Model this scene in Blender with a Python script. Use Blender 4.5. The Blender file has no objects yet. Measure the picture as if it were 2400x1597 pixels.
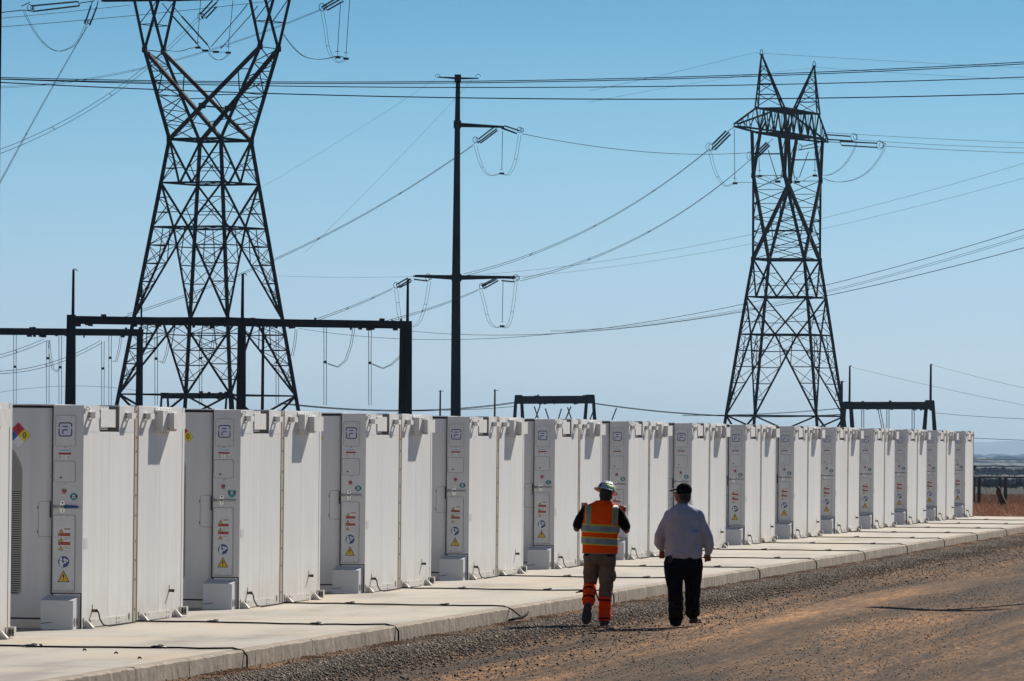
import bpy, bmesh, math, random
import numpy as np
from mathutils import Vector, Matrix, Euler
random.seed(4); rng = np.random.default_rng(7)
S = bpy.context.scene
C = S.collection
R_ = math.radians

# ------------------------------------------------------------------ camera, world, sun, exposure
FPX = 13630.0                      # focal length in pixels of the 2400 px wide photograph
PHI, RHO, CAMZ = 0.01677, 0.00948, 2.433
cam_d = bpy.data.cameras.new('camera'); cam = bpy.data.objects.new('camera', cam_d); C.objects.link(cam)
cam_d.sensor_width = 36; cam_d.lens = FPX/2400*36
cam_d.clip_start = 0.5; cam_d.clip_end = 90000
cam.location = (0, 0, CAMZ)
cam.matrix_world = Matrix.Translation((0, 0, CAMZ)) @ Matrix.Rotation(math.pi/2+PHI, 4, 'X') @ Matrix.Rotation(RHO, 4, 'Z')
S.camera = cam

SUN_AZ, SUN_EL = R_(28.2), R_(36.2)         # azimuth from +Y towards +X
sun_dir = Vector((math.sin(SUN_AZ)*math.cos(SUN_EL), math.cos(SUN_AZ)*math.cos(SUN_EL), math.sin(SUN_EL)))
w = bpy.data.worlds.new('World'); S.world = w; w.use_nodes = True
nt = w.node_tree; nt.nodes.clear()
wo = nt.nodes.new('ShaderNodeOutputWorld'); bg = nt.nodes.new('ShaderNodeBackground')
sky = nt.nodes.new('ShaderNodeTexSky'); sky.sky_type = 'NISHITA'; sky.sun_disc = False
sky.sun_elevation = SUN_EL; sky.sun_rotation = SUN_AZ
sky.altitude = 300; sky.air_density = 1.0; sky.dust_density = 0.6; sky.ozone_density = 2.0
tc = nt.nodes.new('ShaderNodeTexCoord'); sx = nt.nodes.new('ShaderNodeSeparateXYZ')
nt.links.new(tc.outputs['Generated'], sx.inputs[0])
rp = nt.nodes.new('ShaderNodeValToRGB'); rp.color_ramp.interpolation = 'LINEAR'
mr = nt.nodes.new('ShaderNodeMapRange'); mr.inputs['From Min'].default_value = 0.0; mr.inputs['From Max'].default_value = 0.12
nt.links.new(sx.outputs['Z'], mr.inputs[0]); nt.links.new(mr.outputs[0], rp.inputs[0])
SKYTINT = [(0.0, (0.323, 0.439, 0.543)), (0.025, (0.345, 0.458, 0.55)), (0.108, (0.444, 0.553, 0.655)), (0.29, (0.257, 0.45, 0.648)), (0.444, (0.16, 0.374, 0.567)), (0.61, (0.077, 0.275, 0.448)), (1.0, (0.059, 0.174, 0.292))]
el = rp.color_ramp.elements
el[0].position = SKYTINT[0][0]; el[0].color = (*SKYTINT[0][1], 1)
el[1].position = SKYTINT[-1][0]; el[1].color = (*SKYTINT[-1][1], 1)
for pz, cc in SKYTINT[1:-1]:
    e = el.new(pz); e.color = (*cc, 1)
mx = nt.nodes.new('ShaderNodeMix'); mx.data_type = 'RGBA'; mx.blend_type = 'MULTIPLY'; mx.inputs['Factor'].default_value = 1
nt.links.new(sky.outputs[0], mx.inputs['A']); nt.links.new(rp.outputs[0], mx.inputs['B'])
nt.links.new(mx.outputs['Result'], bg.inputs['Color']); bg.inputs['Strength'].default_value = 0.10
nt.links.new(bg.outputs[0], wo.inputs[0])
sd = bpy.data.lights.new('sun', 'SUN'); sd.energy = 5.0; sd.angle = R_(0.55); sd.color = (1.0, 0.93, 0.83)
so = bpy.data.objects.new('sun', sd); C.objects.link(so)
so.rotation_euler = (-sun_dir).to_track_quat('-Z', 'Y').to_euler()
S.view_settings.view_transform = 'Standard'; S.view_settings.look = 'None'
S.view_settings.gamma = 1; S.view_settings.exposure = 0.54
S.view_settings.use_curve_mapping = False
S.cycles.max_bounces = 5; S.cycles.volume_bounces = 0; S.cycles.use_denoising = True
S.cycles.volume_step_rate = 1; S.cycles.caustics_reflective = False; S.cycles.caustics_refractive = False

# ------------------------------------------------------------------ frames
TH = 0.17121
sT, cT = math.sin(TH), math.cos(TH)
def R(s, t, z=0.0): return Vector((s*sT+t*cT, s*cT-t*sT, z))        # row frame: s along the row, t to the right of it
cP, sP, cR, sR = math.cos(PHI), math.sin(PHI), math.cos(RHO), math.sin(RHO)
def ray(px, py):
    xr, ur = (px-1200)/FPX, -(py-798.5)/FPX
    X = xr*cR-ur*sR; U = xr*sR+ur*cR
    return Vector((X, cP-U*sP, sP+U*cP))
def at(px, py, Y):                                                    # point of the scene seen at (px, py), Y metres ahead
    d = ray(px, py); return Vector((0, 0, CAMZ)) + d*(Y/d.y)
PAD = 0.17
PITCH, S0, LAT = 8.42838, 65.69956, 16.4084
KERB = -13.20

# ------------------------------------------------------------------ materials
MATS = {}
def mat(name, col, rough=0.6, metal=0.0, noise=0.0, nscale=4.0, stretch=(1, 1, 1), bump=0.0, bscale=30.0, col2=None, detail=4, spec=None):
    m = bpy.data.materials.new(name); m.use_nodes = True
    n = m.node_tree; b = n.nodes['Principled BSDF']
    b.inputs['Base Color'].default_value = (*col, 1); b.inputs['Roughness'].default_value = rough; b.inputs['Metallic'].default_value = metal
    if spec is not None: b.inputs['Specular IOR Level'].default_value = spec
    if noise or bump or col2:
        t = n.nodes.new('ShaderNodeTexCoord'); mp = n.nodes.new('ShaderNodeMapping'); mp.inputs['Scale'].default_value = stretch
        n.links.new(t.outputs['Object'], mp.inputs[0])
    if noise or col2:
        nz = n.nodes.new('ShaderNodeTexNoise'); nz.inputs['Scale'].default_value = nscale; nz.inputs['Detail'].default_value = detail
        n.links.new(mp.outputs[0], nz.inputs['Vector'])
        r = n.nodes.new('ShaderNodeValToRGB')
        c1 = col2 if col2 else tuple(c*(1-noise) for c in col)
        r.color_ramp.elements[0].position = 0.35; r.color_ramp.elements[0].color = (*c1, 1)
        r.color_ramp.elements[1].position = 0.65; r.color_ramp.elements[1].color = (*col, 1)
        n.links.new(nz.outputs[0], r.inputs[0]); n.links.new(r.outputs[0], b.inputs['Base Color'])
    if bump:
        n2 = n.nodes.new('ShaderNodeTexNoise'); n2.inputs['Scale'].default_value = bscale; n2.inputs['Detail'].default_value = 3
        n.links.new(mp.outputs[0], n2.inputs['Vector'])
        bp = n.nodes.new('ShaderNodeBump'); bp.inputs['Strength'].default_value = bump; bp.inputs['Distance'].default_value = 0.02
        n.links.new(n2.outputs[0], bp.inputs['Height']); n.links.new(bp.outputs[0], b.inputs['Normal'])
    MATS[name] = m; return m
mat('white_panel', (0.74, 0.73, 0.715), 0.42, noise=0.085, nscale=2.2, stretch=(3, 3, 0.25), detail=6)
mat('white_front', (0.70, 0.70, 0.70), 0.5, noise=0.04, nscale=1.5, stretch=(2, 2, 0.6))
mat('box_paint', (0.60, 0.61, 0.63), 0.55, noise=0.05, nscale=4)
mat('white_trim', (0.76, 0.745, 0.72), 0.5, noise=0.08, nscale=9)
mat('white_dusty', (0.66, 0.63, 0.58), 0.7, noise=0.18, nscale=14, detail=6)
mat('tan_strip', (0.40, 0.345, 0.275), 0.65, noise=0.15, nscale=3, stretch=(4, 4, 0.5))
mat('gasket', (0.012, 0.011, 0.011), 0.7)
mat('screw', (0.045, 0.04, 0.035), 0.5)
mat('outline_grey', (0.20, 0.20, 0.20), 0.6)
mat('steel', (0.45, 0.45, 0.44), 0.32, metal=0.8)
mat('navy', (0.012, 0.016, 0.085), 0.5)
mat('label_grey', (0.58, 0.58, 0.57), 0.5)
mat('pale_plate', (0.60, 0.61, 0.72), 0.5)
mat('red_print', (0.30, 0.028, 0.018), 0.5)
mat('red_text', (0.50, 0.17, 0.09), 0.5)
mat('red_button', (0.34, 0.012, 0.016), 0.35)
mat('haz_red', (0.52, 0.012, 0.03), 0.5)
mat('haz_blue', (0.0, 0.115, 0.36), 0.5)
mat('haz_yellow', (0.70, 0.56, 0.015), 0.5)
mat('haz_white', (0.72, 0.72, 0.72), 0.5)
mat('print_black', (0.012, 0.01, 0.012), 0.6)
mat('print_grey', (0.30, 0.31, 0.33), 0.6)
mat('warn_yellow', (0.72, 0.47, 0.015), 0.5)
mat('manual_blue', (0.02, 0.055, 0.23), 0.45)
mat('teal', (0.01, 0.24, 0.27), 0.4)
mat('label_blue', (0.33, 0.45, 0.62), 0.5)
mat('sleeve_blue', (0.008, 0.09, 0.28), 0.4)
mat('grille_grey', (0.30, 0.285, 0.255), 0.55)
mat('notch_shade_grey', (0.16, 0.15, 0.14), 0.7)  # shade of the deep notch, put into the colour
mat('hole', (0.09, 0.085, 0.08), 0.8)
mat('cable_black', (0.016, 0.012, 0.010), 0.9, spec=0.1, bump=0.3, bscale=60)
mat('brass', (0.12, 0.09, 0.045), 0.5)
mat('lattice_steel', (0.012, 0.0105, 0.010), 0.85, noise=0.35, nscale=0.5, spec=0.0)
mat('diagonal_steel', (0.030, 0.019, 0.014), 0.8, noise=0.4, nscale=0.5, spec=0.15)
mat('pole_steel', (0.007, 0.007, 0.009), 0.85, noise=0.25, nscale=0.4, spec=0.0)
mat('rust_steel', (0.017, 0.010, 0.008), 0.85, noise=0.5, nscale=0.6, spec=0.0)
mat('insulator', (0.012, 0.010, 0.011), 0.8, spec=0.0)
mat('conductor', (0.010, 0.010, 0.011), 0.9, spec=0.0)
mat('orange_fabric', (1.0, 0.078, 0.002), 0.9, spec=0.03, noise=0.04, nscale=7, bump=0.5, bscale=9)
mat('reflective', (0.24, 0.27, 0.26), 0.5, bump=0.2, bscale=20, noise=0.2, nscale=12)
mat('lime_trim', (0.62, 0.60, 0.03), 0.7)
mat('black_cloth', (0.005, 0.0045, 0.005), 0.95, spec=0.08, bump=0.4, bscale=12)
mat('khaki_cloth', (0.19, 0.125, 0.080), 0.9, spec=0.1, noise=0.25, nscale=8, bump=0.8, bscale=9)
mat('navy_cloth', (0.004, 0.005, 0.011), 1.0, spec=0.05, bump=0.5, bscale=10)
mat('blue_shirt', (0.41, 0.445, 0.50), 0.95, spec=0.1, noise=0.08, nscale=4, bump=0.9, bscale=6, stretch=(1, 1, 0.5))
mat('skin', (0.22, 0.088, 0.052), 0.6, spec=0.2, noise=0.15, nscale=12)
mat('hair', (0.018, 0.012, 0.010), 0.8)
mat('hat_shell', (0.42, 0.53, 0.55), 0.28)
mat('hat_green', (0.0, 0.16, 0.15), 0.4)
mat('hat_lime', (0.42, 0.58, 0.02), 0.4)
mat('hat_black', (0.02, 0.02, 0.03), 0.4)
mat('boot', (0.045, 0.026, 0.016), 0.75, noise=0.3, nscale=15)
mat('gaiter_dark', (0.016, 0.011, 0.006), 0.9, spec=0.08, noise=0.3, nscale=10)
mat('gaiter_orange', (1.0, 0.055, 0.002), 0.8, spec=0.08, noise=0.12, nscale=6)
mat('post_steel', (0.04, 0.05, 0.055), 0.6)
mat('wood', (0.075, 0.05, 0.035), 0.9, noise=0.4, nscale=6)
mat('leaf_dark', (0.072, 0.080, 0.068), 0.8, noise=0.4, nscale=0.4)
mat('leaf_light', (0.11, 0.115, 0.085), 0.8, noise=0.3, nscale=0.4)
mat('hill', (0.10, 0.10, 0.085), 1.0, noise=0.3, nscale=0.002)
mat('roof_white', (0.75, 0.75, 0.74), 0.6)
mat('dry_grass', (0.42, 0.23, 0.115), 0.95, noise=0.35, nscale=1.2)
mat('soil_clod', (0.16, 0.075, 0.035), 0.95)
mat('red_paint', (0.42, 0.07, 0.08), 0.9)

def shader_surface(name, fn):
    m = bpy.data.materials.new(name); m.use_nodes = True
    n = m.node_tree; fn(n, n.nodes['Principled BSDF']); MATS[name] = m
def NZ(n, co, scale, detail=5, rough=0.55, sc=(1, 1, 1), rot=0):
    mp = n.nodes.new('ShaderNodeMapping'); mp.inputs['Scale'].default_value = sc; mp.inputs['Rotation'].default_value = (0, 0, rot)
    n.links.new(co, mp.inputs[0]); z = n.nodes.new('ShaderNodeTexNoise'); z.inputs['Scale'].default_value = scale
    z.inputs['Detail'].default_value = detail; z.inputs['Roughness'].default_value = rough; n.links.new(mp.outputs[0], z.inputs['Vector'])
    return z.outputs[0]
def RMP(n, f, stops):
    r = n.nodes.new('ShaderNodeValToRGB'); e = r.color_ramp.elements
    e[0].position = stops[0][0]; e[0].color = (*stops[0][1], 1); e[1].position = stops[-1][0]; e[1].color = (*stops[-1][1], 1)
    for p_, c_ in stops[1:-1]:
        q = e.new(p_); q.color = (*c_, 1)
    n.links.new(f, r.inputs[0]); return r.outputs[0]
def MIX(n, f, a, b, mode='MIX'):
    m = n.nodes.new('ShaderNodeMix'); m.data_type = 'RGBA'; m.blend_type = mode
    if isinstance(f, float): m.inputs['Factor'].default_value = f
    else: n.links.new(f, m.inputs['Factor'])
    for k, v in (('A', a), ('B', b)):
        if isinstance(v, tuple): m.inputs[k].default_value = (*v, 1)
        else: n.links.new(v, m.inputs[k])
    return m.outputs['Result']
def BUMP(n, h, st, dist, prev=None):
    b = n.nodes.new('ShaderNodeBump'); b.inputs['Strength'].default_value = st; b.inputs['Distance'].default_value = dist
    n.links.new(h, b.inputs['Height'])
    if prev: n.links.new(prev, b.inputs['Normal'])
    return b.outputs[0]
def CO(n): return n.nodes.new('ShaderNodeTexCoord').outputs['Object']
def gravel(n, b):
    co = CO(n)                                              # object x across the row, y along it
    big = NZ(n, co, 0.42, 5, 0.6, (1.0, 0.10, 1)); rut = NZ(n, co, 1.3, 6, 0.65, (1.0, 0.035, 1))
    base = RMP(n, big, [(0.38, (0.052, 0.034, 0.020)), (0.46, (0.082, 0.050, 0.028)), (0.54, (0.115, 0.066, 0.034)), (0.62, (0.158, 0.092, 0.047))])
    rt = RMP(n, rut, [(0.41, (0.48, 0.47, 0.47)), (0.48, (0.90, 0.89, 0.88)), (0.54, (1.10, 1.08, 1.04)), (0.61, (1.60, 1.48, 1.30))])
    c = MIX(n, 1.0, base, rt, 'MULTIPLY')
    f1_ = NZ(n, co, 9, 5, 0.9, (1, 0.10, 1), 0.10); f2_ = NZ(n, co, 26, 4, 0.9, (1, 0.085, 1), -0.05); patch = NZ(n, co, 0.8, 4, 0.6, (1, 0.12, 1))
    g1_ = RMP(n, f1_, [(0.41, (0.50, 0.50, 0.50)), (0.5, (0.95, 0.94, 0.92)), (0.59, (1.65, 1.6, 1.5))])
    g2_ = RMP(n, f2_, [(0.38, (0.30, 0.30, 0.31)), (0.5, (0.95, 0.94, 0.93)), (0.61, (2.4, 2.35, 2.25))])
    pm = RMP(n, patch, [(0.42, (0.30, 0.30, 0.30)), (0.58, (1.0, 1.0, 1.0))])
    c = MIX(n, 0.7, c, g1_, 'MULTIPLY'); c = MIX(n, pm, c, MIX(n, 1.0, c, g2_, 'MULTIPLY'))
    n.links.new(c, b.inputs['Base Color']); b.inputs['Roughness'].default_value = 0.95; b.inputs['Specular IOR Level'].default_value = 0.1
    nr = BUMP(n, rut, 0.7, 0.08); nr = BUMP(n, f1_, 0.5, 0.03, nr); n.links.new(nr, b.inputs['Normal'])
shader_surface('gravel_yard', gravel)
def concrete(n, b):
    co = CO(n)
    a = NZ(n, co, 0.9, 6, 0.6, (1, 0.22, 1)); f = NZ(n, co, 9, 5, 0.7, (0.5, 1.6, 1)); st = NZ(n, co, 0.5, 5, 0.6, (1, 0.6, 1))
    c = RMP(n, a, [(0.34, (0.235, 0.212, 0.178)), (0.48, (0.345, 0.315, 0.270)), (0.56, (0.375, 0.340, 0.288)), (0.68, (0.42, 0.372, 0.300))])
    c = MIX(n, 0.35, c, RMP(n, f, [(0.3, (0.75, 0.75, 0.75)), (0.7, (1.1, 1.1, 1.1))]), 'MULTIPLY')
    c = MIX(n, RMP(n, st, [(0.52, (0, 0, 0)), (0.66, (0.6, 0.6, 0.6))]), c, (0.44, 0.34, 0.23))
    n.links.new(c, b.inputs['Base Color']); b.inputs['Roughness'].default_value = 0.85
    n.links.new(BUMP(n, f, 0.25, 0.01), b.inputs['Normal'])
shader_surface('pad_concrete', concrete)
def kerbm(n, b):
    co = CO(n)
    a = NZ(n, co, 2.4, 6, 0.65, (1, 1, 1)); v = NZ(n, co, 5, 5, 0.7, (1, 1, 0.12)); f = NZ(n, co, 22, 5, 0.75)
    c = RMP(n, a, [(0.3, (0.215, 0.170, 0.125)), (0.5, (0.290, 0.235, 0.180)), (0.7, (0.385, 0.32, 0.25))])
    c = MIX(n, 0.85, c, RMP(n, v, [(0.3, (0.52, 0.49, 0.46)), (0.55, (1, 1, 1)), (0.75, (1.15, 1.13, 1.1))]), 'MULTIPLY')
    c = MIX(n, 0.4, c, RMP(n, f, [(0.3, (0.7, 0.7, 0.7)), (0.7, (1.2, 1.2, 1.2))]), 'MULTIPLY')
    n.links.new(c, b.inputs['Base Color']); b.inputs['Roughness'].default_value = 0.9
    n.links.new(BUMP(n, f, 0.6, 0.012), b.inputs['Normal'])
shader_surface('kerb_concrete', kerbm)
def fieldm(n, b):
    co = CO(n)
    sx_ = n.nodes.new('ShaderNodeSeparateXYZ'); n.links.new(co, sx_.inputs[0])
    mr_ = n.nodes.new('ShaderNodeMapRange'); mr_.inputs['From Min'].default_value = 176; mr_.inputs['From Max'].default_value = 1500
    wob = NZ(n, co, 0.012, 4); ad = n.nodes.new('ShaderNodeMath'); ad.operation = 'MULTIPLY_ADD'; ad.inputs[1].default_value = 60; 
    n.links.new(wob, ad.inputs[0]); n.links.new(sx_.outputs['Y'], ad.inputs[2]); n.links.new(ad.outputs[0], mr_.inputs[0])
    c = RMP(n, mr_.outputs[0], [(0.0, (0.30, 0.165, 0.085)), (0.055, (0.27, 0.16, 0.095)), (0.075, (0.155, 0.125, 0.110)), (0.25, (0.14, 0.12, 0.105)), (0.45, (0.085, 0.085, 0.072)), (1.0, (0.07, 0.08, 0.072))])
    f = NZ(n, co, 0.9, 6, 0.7, (1, 0.15, 1))
    c = MIX(n, 0.6, c, RMP(n, f, [(0.3, (0.65, 0.65, 0.65)), (0.7, (1.35, 1.3, 1.25))]), 'MULTIPLY')
    p = NZ(n, co, 0.004, 5, 0.6, (1, 0.2, 1))
    c = MIX(n, 0.6, c, RMP(n, p, [(0.35, (0.6, 0.75, 0.7)), (0.65, (1.35, 1.25, 1.1))]), 'MULTIPLY')
    n.links.new(c, b.inputs['Base Color']); b.inputs['Roughness'].default_value = 1.0; b.inputs['Specular IOR Level'].default_value = 0.1
shader_surface('field', fieldm)
def stonem(n, b):
    g = n.nodes.new('ShaderNodeNewGeometry')
    c = RMP(n, g.outputs['Random Per Island'], [(0.0, (0.035, 0.028, 0.021)), (0.4, (0.085, 0.065, 0.047)), (0.75, (0.165, 0.118, 0.080)), (0.93, (0.26, 0.195, 0.14)), (1.0, (0.46, 0.37, 0.28))])
    n.links.new(c, b.inputs['Base Color']); b.inputs['Roughness'].default_value = 0.9
shader_surface('stone', stonem)
def pebm(n, b):
    g = n.nodes.new('ShaderNodeNewGeometry')
    c = RMP(n, g.outputs['Random Per Island'], [(0.0, (0.13, 0.09, 0.06)), (0.5, (0.25, 0.175, 0.12)), (0.85, (0.38, 0.30, 0.23)), (1.0, (0.55, 0.46, 0.38))])
    n.links.new(c, b.inputs['Base Color']); b.inputs['Roughness'].default_value = 0.95
shader_surface('pebble_mix', pebm)
def grassm(n, b):
    g = n.nodes.new('ShaderNodeNewGeometry')
    c = RMP(n, g.outputs['Random Per Island'], [(0.0, (0.46, 0.25, 0.13)), (0.5, (0.62, 0.37, 0.21)), (1.0, (0.75, 0.52, 0.32))])
    n.links.new(c, b.inputs['Base Color']); b.inputs['Roughness'].default_value = 0.9
shader_surface('grass_blades', grassm)

def paintm(base):
    def f(n, b):
        co = CO(n); oi = n.nodes.new('ShaderNodeObjectInfo')
        ad = n.nodes.new('ShaderNodeVectorMath'); ad.operation = 'MULTIPLY_ADD'; ad.inputs[1].default_value = (0, 0, 0)
        rnd = n.nodes.new('ShaderNodeMath'); rnd.operation = 'MULTIPLY'; rnd.inputs[1].default_value = 40; n.links.new(oi.outputs['Random'], rnd.inputs[0])
        v = n.nodes.new('ShaderNodeVectorMath'); v.operation = 'ADD'; n.links.new(co, v.inputs[0]); n.links.new(rnd.outputs[0], v.inputs[1]); cv = v.outputs[0]
        a = NZ(n, cv, 2.2, 6, .6, (3, 3, .22)); st = NZ(n, cv, 9, 4, .7, (1, 1, .05)); sp = NZ(n, cv, 1.6, 6, .7)
        c = RMP(n, a, [(.32, tuple(x*.95 for x in base)), (.5, base), (.68, tuple(min(x*1.03, .8) for x in base))])
        c = MIX(n, .45, c, RMP(n, st, [(.33, (.92, .915, .90)), (.5, (1, 1, 1)), (.7, (1.03, 1.03, 1.03))]), 'MULTIPLY')
        s_ = n.nodes.new('ShaderNodeSeparateXYZ'); n.links.new(co, s_.inputs[0]); m1 = n.nodes.new('ShaderNodeMapRange'); m1.inputs['From Min'].default_value = .55; m1.inputs['From Max'].default_value = .02; n.links.new(s_.outputs['Z'], m1.inputs[0])
        dm = n.nodes.new('ShaderNodeMath'); dm.operation = 'MULTIPLY'; n.links.new(m1.outputs[0], dm.inputs[0]); n.links.new(RMP(n, sp, [(.35, (0, 0, 0)), (.7, (.8, .8, .8))]), dm.inputs[1])
        c = MIX(n, dm.outputs[0], c, (.50, .41, .31))
        mr2 = n.nodes.new('ShaderNodeMapRange'); mr2.inputs['To Min'].default_value = .95; mr2.inputs['To Max'].default_value = 1.02; n.links.new(oi.outputs['Random'], mr2.inputs[0])
        cb = n.nodes.new('ShaderNodeCombineColor'); [n.links.new(mr2.outputs[0], cb.inputs[i]) for i in range(3)]
        c = MIX(n, 1.0, c, cb.outputs[0], 'MULTIPLY'); n.links.new(c, b.inputs['Base Color']); b.inputs['Roughness'].default_value = .45
        n.links.new(BUMP(n, NZ(n, cv, 1.1, 2, .5, (1, 1, .5)), .12, .02), b.inputs['Normal'])
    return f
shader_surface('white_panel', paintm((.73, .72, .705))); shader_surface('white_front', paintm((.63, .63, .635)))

# ------------------------------------------------------------------ mesh helpers
class MB:
    def __init__(s): s.v = []; s.f = []; s.m = []; s.cur = 0
    def box(s, x0, x1, y0, y1, z0, z1):
        b = len(s.v); s.v += [(x, y, z) for z in (z0, z1) for y in (y0, y1) for x in (x0, x1)]
        for f in ((0, 2, 3, 1), (4, 5, 7, 6), (0, 1, 5, 4), (2, 6, 7, 3), (0, 4, 6, 2), (1, 3, 7, 5)):
            s.f.append(tuple(b+i for i in f)); s.m.append(s.cur)
        return s
    def bar(s, p, q, w, h=None):
        p, q = Vector(p), Vector(q); d = (q-p)
        if d.length < 1e-6: return s
        d.normalize(); up = Vector((0, 0, 1)) if abs(d.z) < 0.95 else Vector((0, 1, 0))
        a = d.cross(up).normalized()*(w/2); c = a.cross(d).normalized()*((h or w)/2); b = len(s.v)
        for e in (p, q): s.v += [tuple(e-a-c), tuple(e+a-c), tuple(e+a+c), tuple(e-a+c)]
        for f in ((0, 3, 2, 1), (4, 5, 6, 7), (0, 1, 5, 4), (1, 2, 6, 5), (2, 3, 7, 6), (3, 0, 4, 7)):
            s.f.append(tuple(b+i for i in f)); s.m.append(s.cur)
        return s
    def tube(s, pts, r, n=6, cap=True):
        pts = [Vector(p) for p in pts]; rr = r if isinstance(r, (list, tuple)) else [r]*len(pts); b = len(s.v); N = len(pts)
        prev = None
        for i, p in enumerate(pts):
            d = (pts[min(i+1, N-1)]-pts[max(i-1, 0)]).normalized()
            if prev is None: a = d.cross(Vector((0, 0, 1)) if abs(d.z) < 0.9 else Vector((0, 1, 0))).normalized()
            else: a = (prev-d*prev.dot(d)).normalized()
            prev = a; c = d.cross(a)
            for k in range(n):
                t = 2*math.pi*k/n; s.v.append(tuple(p+(a*math.cos(t)+c*math.sin(t))*rr[i]))
        for i in range(N-1):
            for k in range(n):
                s.f.append((b+i*n+k, b+i*n+(k+1) % n, b+(i+1)*n+(k+1) % n, b+(i+1)*n+k)); s.m.append(s.cur)
        if cap:
            s.f.append(tuple(b+k for k in range(n))[::-1]); s.m.append(s.cur)
            s.f.append(tuple(b+(N-1)*n+k for k in range(n))); s.m.append(s.cur)
        return s
    def face(s, pts, m=None):
        b = len(s.v); s.v += [tuple(p) for p in pts]; s.f.append(tuple(range(b, b+len(pts)))); s.m.append(s.cur if m is None else m); return s
    def prism(s, pts, off):                                # pts: planar polygon, off: extrusion vector
        n = len(pts); b = len(s.v); o = Vector(off)
        s.v += [tuple(p) for p in pts]+[tuple(Vector(p)+o) for p in pts]
        s.f.append(tuple(range(b, b+n))); s.m.append(s.cur); s.f.append(tuple(range(b+2*n-1, b+n-1, -1))); s.m.append(s.cur)
        for i in range(n):
            j = (i+1) % n; s.f.append((b+j, b+i, b+n+i, b+n+j)); s.m.append(s.cur)
        return s
    def mesh(s, name, mats, smooth=False):
        me = bpy.data.meshes.new(name); me.from_pydata(s.v, [], s.f)
        mats = mats if isinstance(mats, (list, tuple)) else [mats]
        for m in mats: me.materials.append(MATS[m])
        if any(s.m): me.polygons.foreach_set('material_index', s.m)
        bm = bmesh.new(); bm.from_mesh(me); bmesh.ops.recalc_face_normals(bm, faces=bm.faces); bm.to_mesh(me); bm.free()
        if smooth: me.polygons.foreach_set('use_smooth', [True]*len(me.polygons))
        me.update(); return me
    def build(s, name, mats, parent=None, smooth=False):
        return link(name, s.mesh(name, mats, smooth), parent)
def link(name, me, parent=None, loc=None):
    o = bpy.data.objects.new(name, me); C.objects.link(o)
    if name == 'screw_heads': o['kind'] = 'stuff'
    if parent: o.parent = parent
    if loc is not None: o.location = loc
    return o
def thing(name, label, cat, loc=(0, 0, 0), rz=0, group=None):
    o = bpy.data.objects.new(name, None); C.objects.link(o); o.location = loc; o.rotation_euler = (0, 0, rz)
    o.empty_display_size = 0.3
    o['label'] = label; o['category'] = cat
    if group: o['group'] = group
    return o
def tag(o, label, cat, group=None):
    o['label'] = label; o['category'] = cat
    if group: o['group'] = group
    return o
def struct(o): o['kind'] = 'structure'; return o
def stuff(o): o['kind'] = 'stuff'; return o
_kids = {}
def copy_tree(o, parent=None):
    c = o.copy(); C.objects.link(c); c.parent = parent
    for ch in [x for x in KIDS(o)]: copy_tree(ch, c)
    return c
def KIDS(o): return list(o.children)
def text_mesh(txt, size, matname, align='CENTER'):
    cu = bpy.data.curves.new('lettering', 'FONT'); cu.body = txt; cu.size = size; cu.align_x = align; cu.align_y = 'CENTER'; cu.resolution_u = 2
    cu.offset = size*0.012
    o = bpy.data.objects.new('t', cu); C.objects.link(o)
    dg = bpy.context.evaluated_depsgraph_get(); me = bpy.data.meshes.new_from_object(o.evaluated_get(dg))
    bpy.data.objects.remove(o); bpy.data.curves.remove(cu)
    me.materials.clear(); me.materials.append(MATS[matname]); return me
def front_text(name, txt, size, matname, parent, x, y, z, align='CENTER'):
    me = text_mesh(txt, size, matname, align); o = link(name, me, parent, (x, y, z)); o.rotation_euler = (math.pi/2, 0, 0); return o

# ------------------------------------------------------------------ ground, fields, pad
def grid_sheet(name, xs, ys, zf, m):
    X, Y = np.meshgrid(xs, ys); nx, ny = len(xs), len(ys)
    Z = zf(X, Y); V = np.stack([X.ravel(), Y.ravel(), Z.ravel()], 1)
    i = np.arange((nx-1)*(ny-1)); r, c = i//(nx-1), i % (nx-1); a = r*nx+c
    F = np.stack([a, a+1, a+nx+1, a+nx], 1)
    me = bpy.data.meshes.new(name); me.from_pydata(V.tolist(), [], F.tolist()); me.materials.append(MATS[m])
    me.polygons.foreach_set('use_smooth', [True]*len(me.polygons)); me.update()
    return struct(link(name, me))
PADEND = 178.3
g = grid_sheet('ground', np.concatenate([np.linspace(-140, -14, 12), np.linspace(-13.9, 25, 80), np.linspace(26, 160, 16)]),
    np.concatenate([np.linspace(-30, 50, 12), np.linspace(50.5, PADEND+0.35, 256)]),
    lambda X, Y: np.where((X > -13.1) & (X < 25), -0.02*np.exp(-((X+13.1)/.5)**2)+0.030*np.sin(X*1.9+np.sin(Y*0.09)*1.4)*np.clip((X+13.1)/2, 0, 1)*np.clip((25-X)/3, 0, 1)*np.abs(np.sin(Y*0.05+X*.3))-0.012, 0)*np.clip((Y-50)/10, 0, 1)*np.clip((178-Y)/20, 0, 1), 'gravel_yard')
g.rotation_euler = (0, 0, -TH)
def fz(X, Y): return np.interp(Y, [0, 230, 300, 700, 1200, 1800, 3000, 6000, 10000, 20000, 30000], [0, 0, -.5, -3.8, -7.3, -11.6, -14.3, -20, -26, -43, -46])
ys = np.concatenate([np.linspace(PADEND+0.35, 260, 20), np.geomspace(262, 26000, 70)])
f1 = grid_sheet('field', np.concatenate([-np.geomspace(12000, 150, 14), np.linspace(-120, 120, 30), np.geomspace(150, 12000, 14)]), ys, fz, 'field')
f1.rotation_euler = (0, 0, -TH)

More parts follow.
